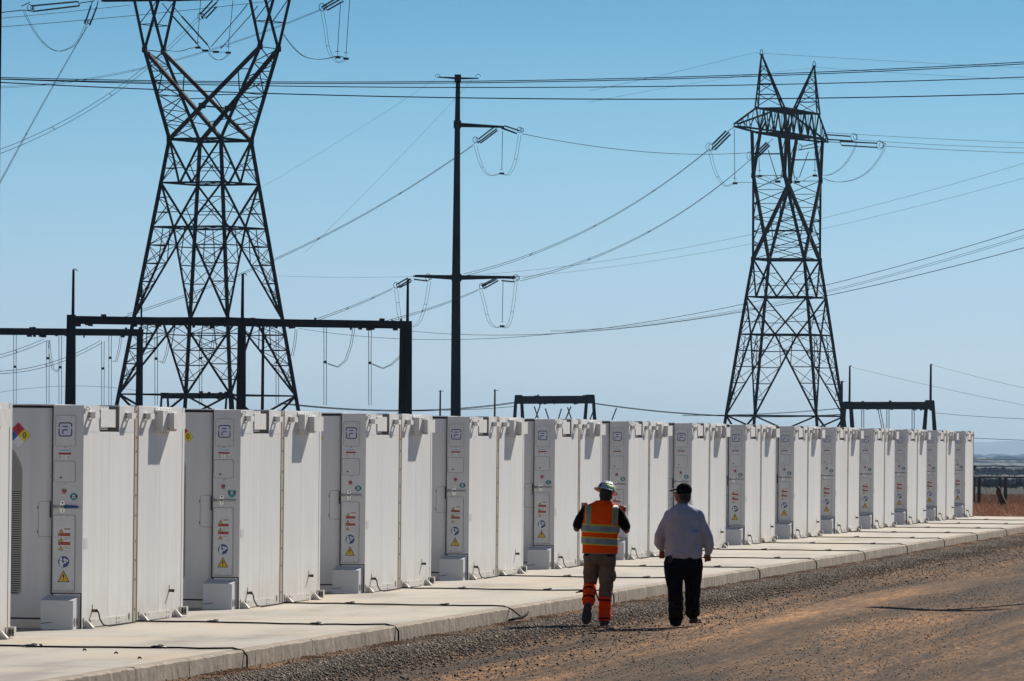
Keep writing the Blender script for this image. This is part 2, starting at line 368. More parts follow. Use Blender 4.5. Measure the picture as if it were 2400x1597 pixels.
# concrete pad: slabs and kerb blocks
row = thing('concrete_pad', 'long pale concrete pad with raised edge beam under the row of white cabinets', 'pad', (0, 0, 0), -TH)
sl = []
s_a = S0-PITCH*2-2.2
edges = [s_a]
while edges[-1] < PADEND-3: edges.append(edges[-1]+PITCH)
edges[-1] = PADEND
rr = random.Random(3)
for a, b in zip(edges[:-1], edges[1:]):
    MB().box(-24.5, KERB-0.16, a+0.011, b-0.011, -0.12, PAD).build('slab', 'pad_concrete', row)
    cuts = [a, a+(b-a)*rr.uniform(.27, .36), a+(b-a)*rr.uniform(.62, .70), b]
    for c0, c1 in zip(cuts[:-1], cuts[1:]):
        m = MB(); n = 26; L0, L1 = c0+0.007, c1-0.007; x0, x1 = KERB-0.152, KERB
        rows_ = []
        for i in range(n+1):
            y = L0+(L1-L0)*i/n; e = rr.uniform(0.0, 0.016); h = rr.uniform(-0.004, 0.006)
            rows_.append([(x0, y, PAD+0.001), (x0+0.10, y, PAD+0.003+h*.5), (x1-0.012-e, y, PAD+h-0.001), (x1-0.002, y, PAD-0.010-e*0.8), (x1+rr.uniform(-.004, .004), y, 0.06), (x1+rr.uniform(-.004, .004), y, -0.12)])
        for i in range(n):
            for j in range(5): m.face([rows_[i][j], rows_[i+1][j], rows_[i+1][j+1], rows_[i][j+1]])
        m.face([(x0, L0, -.12)]+rows_[0]); m.face(([(x0, L1, -.12)]+rows_[-1])[::-1])
        m.build('kerb_block', 'kerb_concrete', row)
struct(row); del row['category']; del row['label']

# gravel stones along the kerb and sprinkled over the yard
def stones(name, N, tf, sf, size, mname='stone', zf=None):
    base = np.array([(1, 0, 0), (-1, 0, 0), (0, 1, 0), (0, -1, 0), (0, 0, 1), (0, 0, -1)], float)
    faces = np.array([(0, 2, 4), (2, 1, 4), (1, 3, 4), (3, 0, 4), (2, 0, 5), (1, 2, 5), (3, 1, 5), (0, 3, 5)])
    t, s = tf(N), sf(N); r = rng.uniform(size[0], size[1], N)*rng.choice([1, 1, 1, 1.5], N)
    V = base[None]*rng.uniform(.6, 1.2, (N, 6, 1))*r[:, None, None]
    V[:, :, 2] *= 0.75
    a = rng.uniform(0, 6.28, N); ca, sa = np.cos(a), np.sin(a)
    X = V[:, :, 0]*ca[:, None]-V[:, :, 1]*sa[:, None]; Y = V[:, :, 0]*sa[:, None]+V[:, :, 1]*ca[:, None]
    z = (np.zeros(N) if zf is None else zf(t, s))+r*0.25
    P = np.stack([X+t[:, None], Y+s[:, None], V[:, :, 2]+z[:, None]], 2).reshape(-1, 3)
    F = (faces[None]+6*np.arange(N)[:, None, None]).reshape(-1, 3)
    me = bpy.data.meshes.new(name); me.vertices.add(len(P)); me.vertices.foreach_set('co', P.ravel())
    me.loops.add(F.size); me.loops.foreach_set('vertex_index', F.ravel()); me.polygons.add(len(F))
    me.polygons.foreach_set('loop_start', np.arange(0, F.size, 3)); me.polygons.foreach_set('loop_total', np.full(len(F), 3))
    me.materials.append(MATS[mname]); me.update(); me.validate()
    o = link(name, me); o.rotation_euler = (0, 0, -TH); return o
def sdens(N, a=52, b=176): return a+(b-a)*rng.uniform(0, 1, N)**1.25
def bank(t, s):
    u = np.clip((t-KERB)/2.0, 0, 1); return 0.028*np.sin(np.pi*np.clip((t-KERB-.3)/1.9, 0, 1))*(.6+.4*np.sin(s*.8+t*2))
o = stuff(stones('gravel', 76000, lambda n: KERB+0.42+np.where(rng.uniform(0, 1, n) < .93, rng.beta(1.2, 2.6, n)*1.6, rng.uniform(0, 2.6, n)), sdens, (0.006, 0.019), zf=bank)); tag(o, 'dark grey crushed gravel heaped along the edge of the concrete pad', 'gravel')
o = stuff(stones('loose_stones', 110000, lambda n: KERB+.3+21*rng.uniform(0, 1, n)**1.4, sdens, (0.003, 0.011), 'pebble_mix')); tag(o, 'fine loose stones scattered over the brown dirt yard', 'gravel')
o = stuff(stones('soil', 16000, lambda n: KERB+0.03+np.abs(rng.normal(0, .34, n)), lambda n: (lambda u: u+1.3*np.sin(u*1.55)+.8*np.sin(u*.7))(sdens(n)), (0.003, 0.012), 'soil_clod')); tag(o, 'reddish soil washed up against the foot of the concrete edge', 'soil')
for k, (px, py, c) in enumerate([(95, 1512, 'screw'), (198, 1523, 'screw'), (272, 1530, 'screw'), (327, 1542, 'screw')]):
    d = ray(px, py); p = Vector((0, 0, CAMZ))+d*((PAD+.012-CAMZ)/d.z)
    m = MB(); m.tube([p+Vector((-.02, 0, -.012)), p+Vector((-.006, 0, .004)), p+Vector((.01, 0, .002)), p+Vector((.022, 0, -.012))], [.003, .012, .010, .004], 6)
    tag(m.build('pebble', c), ['flat dark pebble on the pad left of the nearest cable connector', 'small dark pebble just below the nearest cable connector', 'round dark pebble on the pad between the nearest cable and the kerb', 'dark pebble lying nearest to the kerb on the pad'][k], 'pebble', 'pebbles on the concrete pad')

# red marking paint on the dirt
for k, (px, py, wd) in enumerate([(1175, 1489, .26), (2000, 1338, .5), (2370, 1508, .45)]):
    d = ray(px, py); p = Vector((0, 0, CAMZ))+d*((0.015-CAMZ)/d.z)
    m = MB(); q = random.Random(k)
    for i in range(110):
        x = q.uniform(-wd, wd); y = q.gauss(0, 0.35)+x*0.5; r = q.uniform(.006, .016)
        m.tube([(p.x+x, p.y+y, p.z-.02), (p.x+x, p.y+y, p.z-.012)], [r, r*.7], 5)
    o = m.build('paint_mark', 'red_paint'); tag(o, ['pink red spray paint speckle on the gravel left of the vested worker', 'faint red paint streak on the dirt near the far kerb', 'red paint streak at the right edge of the dirt yard'][k], 'paint mark'); stuff(o)

# ------------------------------------------------------------------ battery cabinets
DEP, H = 2.30, 2.60
GAP0, GAP1 = 2.50, 2.75              # tan strip between the two cabinets of a pair (metres along the row)
END = 5.19
def rrect(x0, x1, z0, z1, r, n=4):
    P = []
    for cx, cz, a0 in ((x1-r, z1-r, 0), (x0+r, z1-r, 90), (x0+r, z0+r, 180), (x1-r, z0+r, 270)):
        for i in range(n+1):
            a = R_(a0+90*i/n); P.append((cx+r*math.cos(a), cz+r*math.sin(a)))
    return P
def ring_outline(m, P, w, y0, y1, closed=True):           # thin outline in the front plane
    n = len(P)
    for i in range(n if closed else n-1):
        a, b = P[i], P[(i+1) % n]; m.bar((a[0], (y0+y1)/2, a[1]), (b[0], (y0+y1)/2, b[1]), w, abs(y1-y0)) if False else None
        dx, dz = b[0]-a[0], b[1]-a[1]; l = math.hypot(dx, dz) or 1; nx, nz = -dz/l*w/2, dx/l*w/2; ex, ez = dx/l*w*.3, dz/l*w*.3
        m.prism([(a[0]+nx-ex, y0, a[1]+nz-ez), (b[0]+nx+ex, y0, b[1]+nz+ez), (b[0]-nx+ex, y0, b[1]-nz+ez), (a[0]-nx-ex, y0, a[1]-nz-ez)], (0, y1-y0, 0))
def fprism(m, P, y0, y1): m.prism([(x, y0, z) for x, z in P], (0, y1-y0, 0))
def disc(cx, cz, rx, rz=None, n=14): return [(cx+rx*math.cos(2*math.pi*i/n), cz+(rz or rx)*math.sin(2*math.pi*i/n)) for i in range(n)]

def gusset(par, y, flip=False):                          # triangular foot with sloping web
    m = MB(); P = .098
    m.prism([(0.004, y, 0.004), (P, y, 0.004), (.012, y, .098)], (0, .012, 0))
    m.prism([(0.02, y+.012, .098), (P, y+.012, .004), (P+.012, y+.06, .004), (0.01, y+.06, .098)], (0.006, 0, 0.012))
    m.box(.004, P+.012, y+.012, y+.12, 0.0, .008)
    return m.build('foot_bracket', 'white_dusty', par)
def casting_oval(par, y, r=.028): 
    m = MB(); m.prism([(0.0045, y+r*math.cos(2*math.pi*i/14), .085+.042*math.sin(2*math.pi*i/14)) for i in range(14)], (.003, 0, 0))
    return m.build('casting_hole', 'hole', par)
def channel(par, y):                                      # little lifting channel high on the wall
    m = MB(); y1 = y+.215
    m.box(0.003, .090, y, y+.012, 2.45, 2.52); m.box(.078, .090, y+.012, y1, 2.45, 2.52)
    m.box(0.003, .078, y1-.012, y1, 2.45, 2.52); m.box(0.003, .015, y+.012, y1-.012, 2.44, 2.53)
    o = m.build('wall_channel', 'white_trim', par)
    k = MB()
    for zz in (2.468, 2.502): k.box(.012, .028, y-.004, y-.0005, zz-.009, zz+.009)
    k.build('screw_heads', 'screw', o); return o
def skirt(par, y0, y1, yj):
    m = MB(); m.box(0.004, .020, y0, yj-.004, .012, .098); o = m.build('skirt_plate', 'white_dusty', par)
    m = MB(); m.box(0.004, .020, yj+.004, y1, .012, .098); o2 = m.build('skirt_plate', 'white_dusty', par)
    k = MB()
    for yy in (yj-.03, yj+.10, y0+.12): 
        for zz in (.03, .08): k.box(.0205, .0235, yy-.012, yy+.012, zz-.006, zz+.006)
    k.box(.0035, .006, yj-.004, yj+.004, .012, .098)
    k.build('screw_heads', 'screw', o)
def drain(par, y, z, cable):
    m = MB(); m.cur = 0; m.box(0.003, .046, y-.018, y+.018, z-.018, z+.018); m.cur = 1; m.tube([(.046, y, z), (.068, y, z)], .020, 8)
    m.cur = 0; m.box(.003, .008, y-.006, y+.006, z+.018, z+.07)
    m.build('drain_stub', ['brass', 'gasket'], par)
    if cable:
        MB().tube([(.066, y, z), (.078, y+.02, z-.03), (.083, y+.06, z-.10), (.095, y+.18, .03), (.11, y+.4, .012), (.09, y+.9, .010), (.075, y+1.4, .012), (.05, GAP0+.02, .012)], .0085, 6).build('drain_hose', 'cable_black', par, True)

def make_front():
    t = thing('battery_cabinet', 'x', 'battery cabinet', group='white battery cabinets with a blue logo facing the camera')
    Wd = -DEP
    # body with the notch for the flush junction box
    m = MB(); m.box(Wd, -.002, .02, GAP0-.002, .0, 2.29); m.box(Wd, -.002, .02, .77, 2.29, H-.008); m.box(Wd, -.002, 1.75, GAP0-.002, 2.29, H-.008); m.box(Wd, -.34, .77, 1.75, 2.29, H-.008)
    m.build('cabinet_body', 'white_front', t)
    m = MB(); m.box(-.336, -.003, 1.742, 1.7485, 2.292, H-.01); m.box(-.338, -.330, .78, 1.74, 2.292, H-.01); m.box(-.328, -.004, .78, 1.74, 2.291, 2.296); m.build('notch_shade', 'notch_shade_grey', t)  # thin dark sheets that paint the shade inside the notch
    m = MB(); m.box(Wd+.02, -.36, .06, GAP0-.05, H-.008, H+.006); m.box(-.30, -.02, 1.85, 2.4, H-.008, H+.010); m.build('roof_sheet', 'white_trim', t)
    # lit side skins with a seam between them
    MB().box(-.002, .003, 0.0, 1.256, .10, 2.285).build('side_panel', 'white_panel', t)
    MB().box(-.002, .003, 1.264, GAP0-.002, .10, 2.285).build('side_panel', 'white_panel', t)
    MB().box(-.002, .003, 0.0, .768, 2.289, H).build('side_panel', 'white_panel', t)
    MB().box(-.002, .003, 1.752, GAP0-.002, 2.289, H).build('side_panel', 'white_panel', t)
    MB().box(-.002, .0035, .003, GAP0-.002, .0, .098).build('base_rail', 'white_dusty', t)
    # junction box in the notch
    m = MB(); m.cur = 0; m.box(-.19, .016, .78, 1.50, 2.345, 2.555); m.box(-.02, .004, .78, 1.20, 2.555, 2.590); m.box(-.02, .004, .80, 1.15, 2.315, 2.345)
    m.cur = 1
    for yy in (.82, .94, 1.06): m.box(.0042, .006, yy-.012, yy+.012, 2.567, 2.579)
    for yy in (.94, 1.06): m.box(.0042, .006, yy-.012, yy+.012, 2.324, 2.336)
    m.build('junction_box', ['white_trim', 'screw'], t)
    channel(t, .21); channel(t, 2.02)
    # lifting eye
    m = MB(); m.tube([(.042+.021*math.cos(a*math.pi/6), .025, 2.555+.021*math.sin(a*math.pi/6)) for a in range(13)], .005, 5, False); m.box(-.002, .022, .02, .03, 2.50, 2.56)
    m.build('lifting_eye', 'steel', t)
    # feet and base of the lit wall
    casting_oval(t, .075); gusset(t, .12); skirt(t, .36, 2.18, 1.66); casting_oval(t, 2.33); drain(t, .50, .20, True)
    m = MB(); m.box(.0035, .006, .06, .24, .93, 1.05); m.build('rating_label', 'label_grey', t)
    # tan joint strip
    m = MB(); m.box(-.45, .001, GAP0+.001, GAP1-.001, .0, 2.59); m.box(.001, .010, GAP0+.02, GAP0+.05, 0.02, 2.585); m.box(.001, .007, GAP1-.045, GAP1-.02, .02, 2.585)
    js = m.build('joint_strip', 'tan_strip', t); k = MB()
    for zz in (.16, .52, .75, .98, 1.29, 1.53, 1.78, 2.06, 2.23, 2.48, 2.54): k.box(.002, .006, 2.615, 2.645, zz-.008, zz+.008)
    k.build('screw_heads', 'screw', js)
    # ---- camera-facing side (plane y = 0, towards -y)
    m = MB()                                                 # big door at the left, right edge curving back
    prof = [(-2.24, .0), (-.50, 0.0)]+[(-.50+.125*math.sin(R_(a)), .055-.055*math.cos(R_(a))) for a in range(10, 91, 10)]+[(-2.24, .055)]
    m.prism([(x, y-.012, .125) for x, y in prof], (0, 0, 2.435))
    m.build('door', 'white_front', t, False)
    m = MB(); m.box(-.375, -.357, .0, .03, .40, 2.575); m.box(Wd, -.357, .0, .03, 2.562, 2.59); m.build('door_gasket', 'gasket', t)
    MB().box(Wd, -.36, -.002, .02, 2.592, H-.002).build('roof_edge', 'white_trim', t)
    m = MB(); m.box(-.357, -.002, 0.0, .02, .417, H-.004); m.build('control_column', 'white_front', t)
    m = MB(); m.box(Wd, -.43, .004, .02, .012, .105); m.build('base_plate', 'white_front', t)
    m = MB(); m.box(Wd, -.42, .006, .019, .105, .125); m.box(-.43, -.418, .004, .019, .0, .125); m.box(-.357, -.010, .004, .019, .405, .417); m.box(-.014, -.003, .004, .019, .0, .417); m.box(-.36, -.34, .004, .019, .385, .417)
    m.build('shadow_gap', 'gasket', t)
    m = MB(); m.box(-.345, -.018, .006, .019, .0, .404); m.build('bottom_plate', 'white_front', t)
    # bottom box with sloping lid
    m = MB(); y1, y0 = .006, -.27
    side = [(y1, .0), (y0, .0), (y0, .335), (y1, .385)]
    m.prism([(-.418, y, z) for y, z in side], (.385, 0, 0)); bb = m.build('cable_box', 'box_paint', t)
    for yy in (-.20, -.09): 
        k = MB(); k.prism([(-.0325, yy+.034*math.cos(2*math.pi*i/12), .085+.05*math.sin(2*math.pi*i/12)) for i in range(12)], (.003, 0, 0)); k.build('casting_hole', 'hole', bb)
    MB().tube([(-.47, -.02, .083), (-.445, -.06, .075), (-.42, -.10, .066), (-.416, -.279, .066), (-.36, -.279, .075), (-.30, -.279, .083), (-.285, -.279, .080)], .0035, 5).build('lock_chain', 'screw', bb)
    # logo plate
    m = MB(); fprism(m, rrect(-.33, -.09, 2.12, 2.477, .02), -.001, -.005); lp = m.build('logo_plate', 'white_front', t)
    m = MB(); ring_outline(m, rrect(-.33, -.09, 2.12, 2.477, .02), .0035, -.0052, -.0062); m.build('plate_edge', 'outline_grey', lp)
    k = MB()
    for x, z in ((-.30, 2.455), (-.14, 2.455), (-.105, 2.38), (-.105, 2.20), (-.315, 2.38), (-.315, 2.20), (-.28, 2.14), (-.15, 2.14)): fprism(k, disc(x, z, .0045, n=6), -.005, -.007)
    k.build('screw_heads', 'outline_grey', lp)
    m = MB(); fprism(m, rrect(-.288, -.14, 2.238, 2.388, .022), -.0052, -.0060); m.build('logo_ground', 'pale_plate', lp)
    x0, x1, z0, z1, r, w_ = -.289, -.139, 2.237, 2.389, .024, .0125
    m = MB()
    def arc(cx, cz, a0, a1, rad=r, n=4): return [(cx+rad*math.cos(R_(a0+(a1-a0)*i/n)), cz+rad*math.sin(R_(a0+(a1-a0)*i/n))) for i in range(n+1)]
    up = [(x1, 2.347)]+arc(x1-r, z1-r, 0, 90)+arc(x0+r, z1-r, 90, 180)+[(x0, 2.347)]
    dn = [(x0, 2.318)]+arc(x0+r, z0+r, 180, 270)+arc(x1-r, z0+r, 270, 360)+[(x1, 2.318)]
    ring_outline(m, up, w_, -.0062, -.0085, False); ring_outline(m, dn, w_, -.0062, -.0085, False)
    ring_outline(m, [(-.245, 2.349), (-.188, 2.349)], w_*.95, -.0062, -.0085, False)
    ring_outline(m, [(-.188, 2.309)]+[(-.245+.018+.0*i+0, 2.309) for i in range(1)]+arc(-.227, 2.291, 90, 180, .018)+[(-.245, 2.262)], w_*.95, -.0062, -.0085, False)
    m.build('logo', 'navy', lp)
    # small label with red band
    m = MB(); m.cur = 0; m.box(-.265, -.165, -.003, -.001, 2.048, 2.096); m.cur = 1; m.box(-.265, -.165, -.0042, -.0032, 2.060, 2.082)
    m.cur = 2; m.box(-.292, -.145, -.004, -.001, 2.022, 2.044); m.cur = 3; m.box(-.292, -.145, -.003, -.001, 1.96, 2.021)
    m.cur = 4
    for zz in (2.006, 1.996, 1.985, 1.972): 
        for a, b in ((-.288, -.255), (-.232, -.220), (-.188, -.160)): m.box(a, b, -.0042, -.0032, zz-.0025, zz+.0025)
    m.build('notice_label', ['haz_white', 'label_blue', 'red_print', 'haz_white', 'print_grey'], t)
    front_text('small_print', 'ESS', .016, 'print_black', t, -.215, -.002, 2.108)
    # access hatch
    m = MB(); P = rrect(-.345, -.09, 1.705, 1.945, .022); fprism(m, P, -.001, -.006); h = m.build('access_hatch', 'white_front', t)
    m = MB(); ring_outline(m, P, .0045, -.0062, -.0075); m.build('hatch_edge', 'outline_grey', h)
    m = MB(); fprism(m, disc(-.262, 1.755, .010, n=8), -.006, -.014); fprism(m, [(-.285, 1.755), (-.262, 1.748), (-.239, 1.755), (-.262, 1.762)], -.006, -.010); m.build('hatch_lock', 'gasket', h)
    front_text('small_print', 'E-STOP', .014, 'print_black', t, -.208, -.002, 1.682)
    m = MB(); m.cur = 1; m.tube([(-.222, -.001, 1.598), (-.222, -.010, 1.598)], .026, 12); m.cur = 0; m.tube([(-.222, -.010, 1.598), (-.222, -.032, 1.598)], [.023, .021], 12); m.build('stop_button', ['red_button', 'outline_grey'], t)
    front_text('small_print', 'EMERGENCY', .011, 'red_print', t, -.218, -.002, 1.565)
    # latch
    m = MB(); fprism(m, rrect(-.266, -.210, 1.345, 1.485, .027), -.001, -.009); es = m.build('lock_plate', 'steel', t)
    m = MB(); fprism(m, disc(-.238, 1.462, .012, n=8), -.009, -.013); fprism(m, disc(-.238, 1.365, .008, n=8), -.009, -.013); m.bar((-.245, -.012, 1.392), (-.222, -.012, 1.385), .006); m.build('key_holes', 'gasket', es)
    hd = thing_part('handle', t)
    m = MB(); m.tube([(-.372, -.004, 1.430), (-.30, -.012, 1.420), (-.25, -.022, 1.415)], [.010, .008, .008], 6); m.tube([(-.372, -.004, 1.402), (-.30, -.010, 1.405), (-.25, -.018, 1.412)], .006, 6); m.tube([(-.25, -.028, 1.418), (-.20, -.034, 1.417), (-.055, -.036, 1.416)], [.017, .012, .010], 8)
    link('handle_bar', m.mesh('handle_bar', 'steel', True), hd)
    # latch door outline on the big door
    P = rrect(-.525, -.366, 1.065, 1.478, .03)
    m = MB(); ring_outline(m, [p for p in P], .005, -.0125, -.0145); m.box(-.538, -.526, -.022, -.0125, 1.385, 1.42); m.box(-.538, -.526, -.022, -.0125, 1.105, 1.14); m.build('latch_cover', 'outline_grey', t)
    m = MB(); m.box(-.388, -.366, -.010, .03, 1.285, 1.478); m.build('latch_recess', 'gasket', t)
    # lower warning panel
    P = rrect(-.348, -.086, .44, 1.318, .02); m = MB(); fprism(m, P, -.001, -.010); wp = m.build('warning_panel', 'white_front', t)
    m = MB(); ring_outline(m, P, .005, -.0102, -.0115); m.build('panel_edge', 'outline_grey', wp)
    k = MB()
    for x, z in ((-.325, 1.27), (-.105, 1.27), (-.18, 1.30), (-.105, 1.06), (-.325, 1.06), (-.105, .80), (-.325, .80), (-.105, .52), (-.325, .52), (-.28, .46), (-.15, .46)): fprism(k, disc(x, z, .0045, n=6), -.010, -.013)
    k.build('screw_heads', 'screw', wp)
    def bolt(m, cx, cz, s_, mi): m.cur = mi; fprism(m, [(cx+.1*s_, cz+.30*s_), (cx-.14*s_, cz-.02*s_), (cx-.0*s_, cz-.02*s_), (cx-.08*s_, cz-.26*s_), (cx+.14*s_, cz+.06*s_), (cx+.02*s_, cz+.06*s_)], -.0142, -.0150)
    def tri(m, cx, cz, s_, a, b):
        m.cur = b; fprism(m, [(cx-s_*.56, cz-.46*s_), (cx+s_*.56, cz-.46*s_), (cx, cz+.50*s_)], -.0118, -.0130); m.cur = a; fprism(m, [(cx-s_*.42, cz-.38*s_), (cx+s_*.42, cz-.38*s_), (cx, cz+.36*s_)], -.0130, -.0140)
    m = MB(); X0, X1 = -.284, -.143
    m.cur = 0; m.box(X0, X1, -.0112, -.0102, 1.115, 1.176); m.cur = 3; m.box(-.212, X1, -.0135, -.0112, 1.150, 1.168)
    tri(m, -.250, 1.142, .052, 1, 2); bolt(m, -.250, 1.135, .05, 2)
    for zc, zt, zb in ((1.0925, 1.111, 1.075), (.9905, 1.009, .972)):
        m.cur = 3; m.box(X0, X1, -.0128, -.0102, zb, zt)
        m.cur = 0; m.box(X0, X1, -.0112, -.0102, zb-.066, zb-.0005)
        tri(m, -.252, zb-.036, .052, 1, 2); bolt(m, -.252, zb-.043, .05, 2)
        m.cur = 1; fprism(m, [(-.276, zc-.008), (-.260, zc-.008), (-.268, zc+.009)], -.0128, -.0136)
        m.cur = 2
        for a, b, c_, d in ((X0, X1, zb-.068, zb-.0655), (X1-.002, X1, zb-.066, zb), (X0, X0+.002, zb-.066, zb)): m.box(a, b, -.0122, -.0112, c_, d)
    lb = m.build('hazard_labels', ['haz_white', 'warn_yellow', 'print_black', 'red_print'], wp)
    front_text('lettering', 'DANGER', .015, 'haz_white', lb, -.178, -.0140, 1.159)
    front_text('lettering', 'WARNING', .018, 'red_text', lb, -.200, -.0133, 1.093); front_text('lettering', 'WARNING', .018, 'red_text', lb, -.200, -.0133, .9905)
    front_text('lettering', 'Chemical\nHazard', .018, 'print_black', lb, -.223, -.0118, 1.046, 'LEFT'); front_text('lettering', 'Charged\nElectronics', .016, 'print_black', lb, -.223, -.0118, .943, 'LEFT')
    # blue read-the-manual disc
    m = MB(); cx, cz = -.216, .778; m.cur = 0; fprism(m, disc(cx, cz, .067, n=22), -.0102, -.0115); m.cur = 1
    fprism(m, disc(cx-.034, cz+.033, .0155, n=10), -.0115, -.0126)
    fprism(m, [(cx-.052, cz+.008), (cx-.040, cz+.018), (cx-.025, cz+.014), (cx-.012, cz-.012), (cx+.004, cz-.024), (cx+.030, cz-.010), (cx+.048, cz+.012), (cx+.040, cz+.020), (cx+.020, cz+.002), (cx+.002, cz-.008), (cx-.006, cz-.030), (cx-.010, cz-.062), (cx-.040, cz-.052), (cx-.048, cz-.03)], -.0115, -.0126)
    fprism(m, [(cx-.010, cz+.020), (cx+.010, cz+.044), (cx+.026, cz+.030), (cx+.012, cz+.004)], -.0115, -.0126); fprism(m, [(cx+.014, cz+.003), (cx+.028, cz+.029), (cx+.056, cz+.022), (cx+.046, cz-.000)], -.0115, -.0126)
    m.build('manual_sign', ['manual_blue', 'haz_white'], wp)
    m = MB(); s_ = .128; cz = .607
    m.cur = 0; fprism(m, [(cx-.073, .541), (cx+.073, .541), (cx, .678)], -.0102, -.0114); m.cur = 1; fprism(m, [(cx-.059, .549), (cx+.059, .549), (cx, .660)], -.0114, -.0126)
    m.cur = 0; fprism(m, [(cx-.003, .580), (cx+.003, .580), (cx+.009, .615), (cx+.006, .632), (cx-.006, .632), (cx-.009, .615)], -.0126, -.0136); fprism(m, disc(cx, .566, .0065, n=8), -.0126, -.0136)
    m.build('warning_triangle', ['print_black', 'warn_yellow'], wp)
    # fire diamond
    m = MB(); cx, cz, d = -.775, 2.24, .152; q = d/2
    for (ox, oz), mi in (((0, q), 0), ((-q, 0), 1), ((q, 0), 2), ((0, -q), 3)):
        m.cur = mi; fprism(m, [(cx+ox-q, cz+oz), (cx+ox, cz+oz-q), (cx+ox+q, cz+oz), (cx+ox, cz+oz+q)], -.0125, -.0140)
    m.cur = 4
    ring_outline(m, [(cx-d, cz), (cx, cz-d), (cx+d, cz), (cx, cz+d)], .003, -.0141, -.0148)
    dm = m.build('fire_diamond', ['haz_red', 'haz_blue', 'haz_yellow', 'haz_white', 'print_grey'], t)
    for ch, x, z in (('1', cx, cz+q), ('0', cx-q, cz), ('0', cx+q, cz)):
        o = front_text('lettering', ch, .095, 'print_black', dm, x, -.0152, z); o.scale = (1.0, 1.05, 1)
    # louvred grille
    P = [(-.72, 1.84), (-.745, 1.93), (-.80, 2.03), (-.88, 2.13), (-1.55, 2.13), (-1.63, 2.03), (-1.70, 1.92), (-1.72, 1.84), (-1.72, .42), (-1.69, .39), (-.75, .39), (-.72, .42)]
    m = MB(); fprism(m, P, -.0125, -.0140); gr = m.build('grille_plate', 'grille_grey', t)
    m = MB()
    for i in range(46): 
        z = .405+i*.0262; m.box(-1.70, -.735 if i > 1 else -.765, -.0145, -.0141, z+.002, z+.011)
    stuff(m.build('louvre_slots', 'gasket', gr)); m = MB()
    for i in range(34):
        z = 1.62+i*.0145; xr = -.73 if z < 1.86 else -.73-(z-1.86)*.55
        m.box(-1.7+max(0, z-1.86)*.55, xr-.01, -.0152, -.0141, z, z+.004)
    stuff(m.build('mesh_wires', 'outline_grey', gr))
    return t
def thing_part(name, parent):
    o = bpy.data.objects.new(name, None); C.objects.link(o); o.parent = parent; o.empty_display_size = .05; return o

def make_rear():
    t = thing('battery_cabinet', 'x', 'battery cabinet', group='plain rear battery cabinets with a large bolted conduit box')
    Y0, Y1 = GAP1, END
    m = MB(); m.box(-DEP, -.002, Y0+.002, Y1-.02, 0, H-.008); m.build('cabinet_body', 'white_front', t)
    m = MB(); m.box(-DEP+.02, -.03, Y0+.05, Y1-.06, H-.008, H+.006); m.box(-.5, -.02, Y0+.1, Y0+.7, H-.008, H+.012); m.build('roof_sheet', 'white_trim', t)
    MB().box(-.002, .003, Y0+.001, 3.866, .10, H).build('side_panel', 'white_panel', t)
    MB().box(-.002, .003, 3.874, 5.055, .10, H).build('side_panel', 'white_panel', t)
    MB().box(-.002, .003, 5.085, Y1, .10, H).build('door_edge', 'white_panel', t)
    MB().box(-.002, .001, 5.055, 5.085, .20, 2.30).build('door_gasket', 'gasket', t)
    MB().box(-.002, .0035, Y0+.001, Y1-.002, .0, .098).build('base_rail', 'white_dusty', t)
    MB().box(-DEP, -.36, Y1-.02, Y1, .12, 2.56).build('door', 'white_front', t); MB().box(-.355, -.004, Y1-.02, Y1-.002, .42, H-.01).build('control_column', 'white_front', t)
    channel(t, 2.98)
    m = MB(); m.cur = 0
    m.box(.003, .108, 3.56, 4.18, 2.305, 2.56); m.box(.003, .193, 3.80, 4.41, 2.335, 2.53)
    m.box(.003, .015, 3.56, 4.42, 2.56, 2.592); m.box(.003, .015, 3.56, 4.30, 2.277, 2.305); m.box(.095, .108, 3.66, 4.30, 2.53, 2.556); m.box(.095, .108, 3.86, 4.30, 2.310, 2.335)
    bx = m.build('conduit_box', 'white_trim', t); k = MB()
    for i in range(5): k.box(.0155, .018, 3.64+i*.16, 3.665+i*.16, 2.571, 2.582)
    for i in range(4): k.box(.0155, .018, 3.64+i*.16, 3.665+i*.16, 2.284, 2.296); k.box(.1085, .111, 3.9+i*.1, 3.918+i*.1, 2.316, 2.326); k.box(.1085, .111, 3.7+i*.1, 3.718+i*.1, 2.538, 2.549)
    for zz in (2.34, 2.52): k.box(.018, .030, 3.556, 3.5595, zz-.007, zz+.007); k.box(.115, .128, 3.7965, 3.7995, zz-.012, zz)
    k.build('screw_heads', 'screw', bx)
    casting_oval(t, Y0+.07); gusset(t, Y0+.13); skirt(t, Y0+.40, Y1-.72, 4.25); gusset(t, Y1-.52); casting_oval(t, Y1-.20); drain(t, 4.43, .34, False)
    m = MB(); m.box(.0, .068, Y1-.07, Y1+.02, .02, .125); cb = m.build('corner_casting', 'white_dusty', t)
    k = MB()
    for xx in (.020, .050): fprism(k, disc(xx, .072, .0115, .038, 12), Y1-.0705, Y1-.0735)
    k.build('casting_hole', 'hole', cb)
    return t

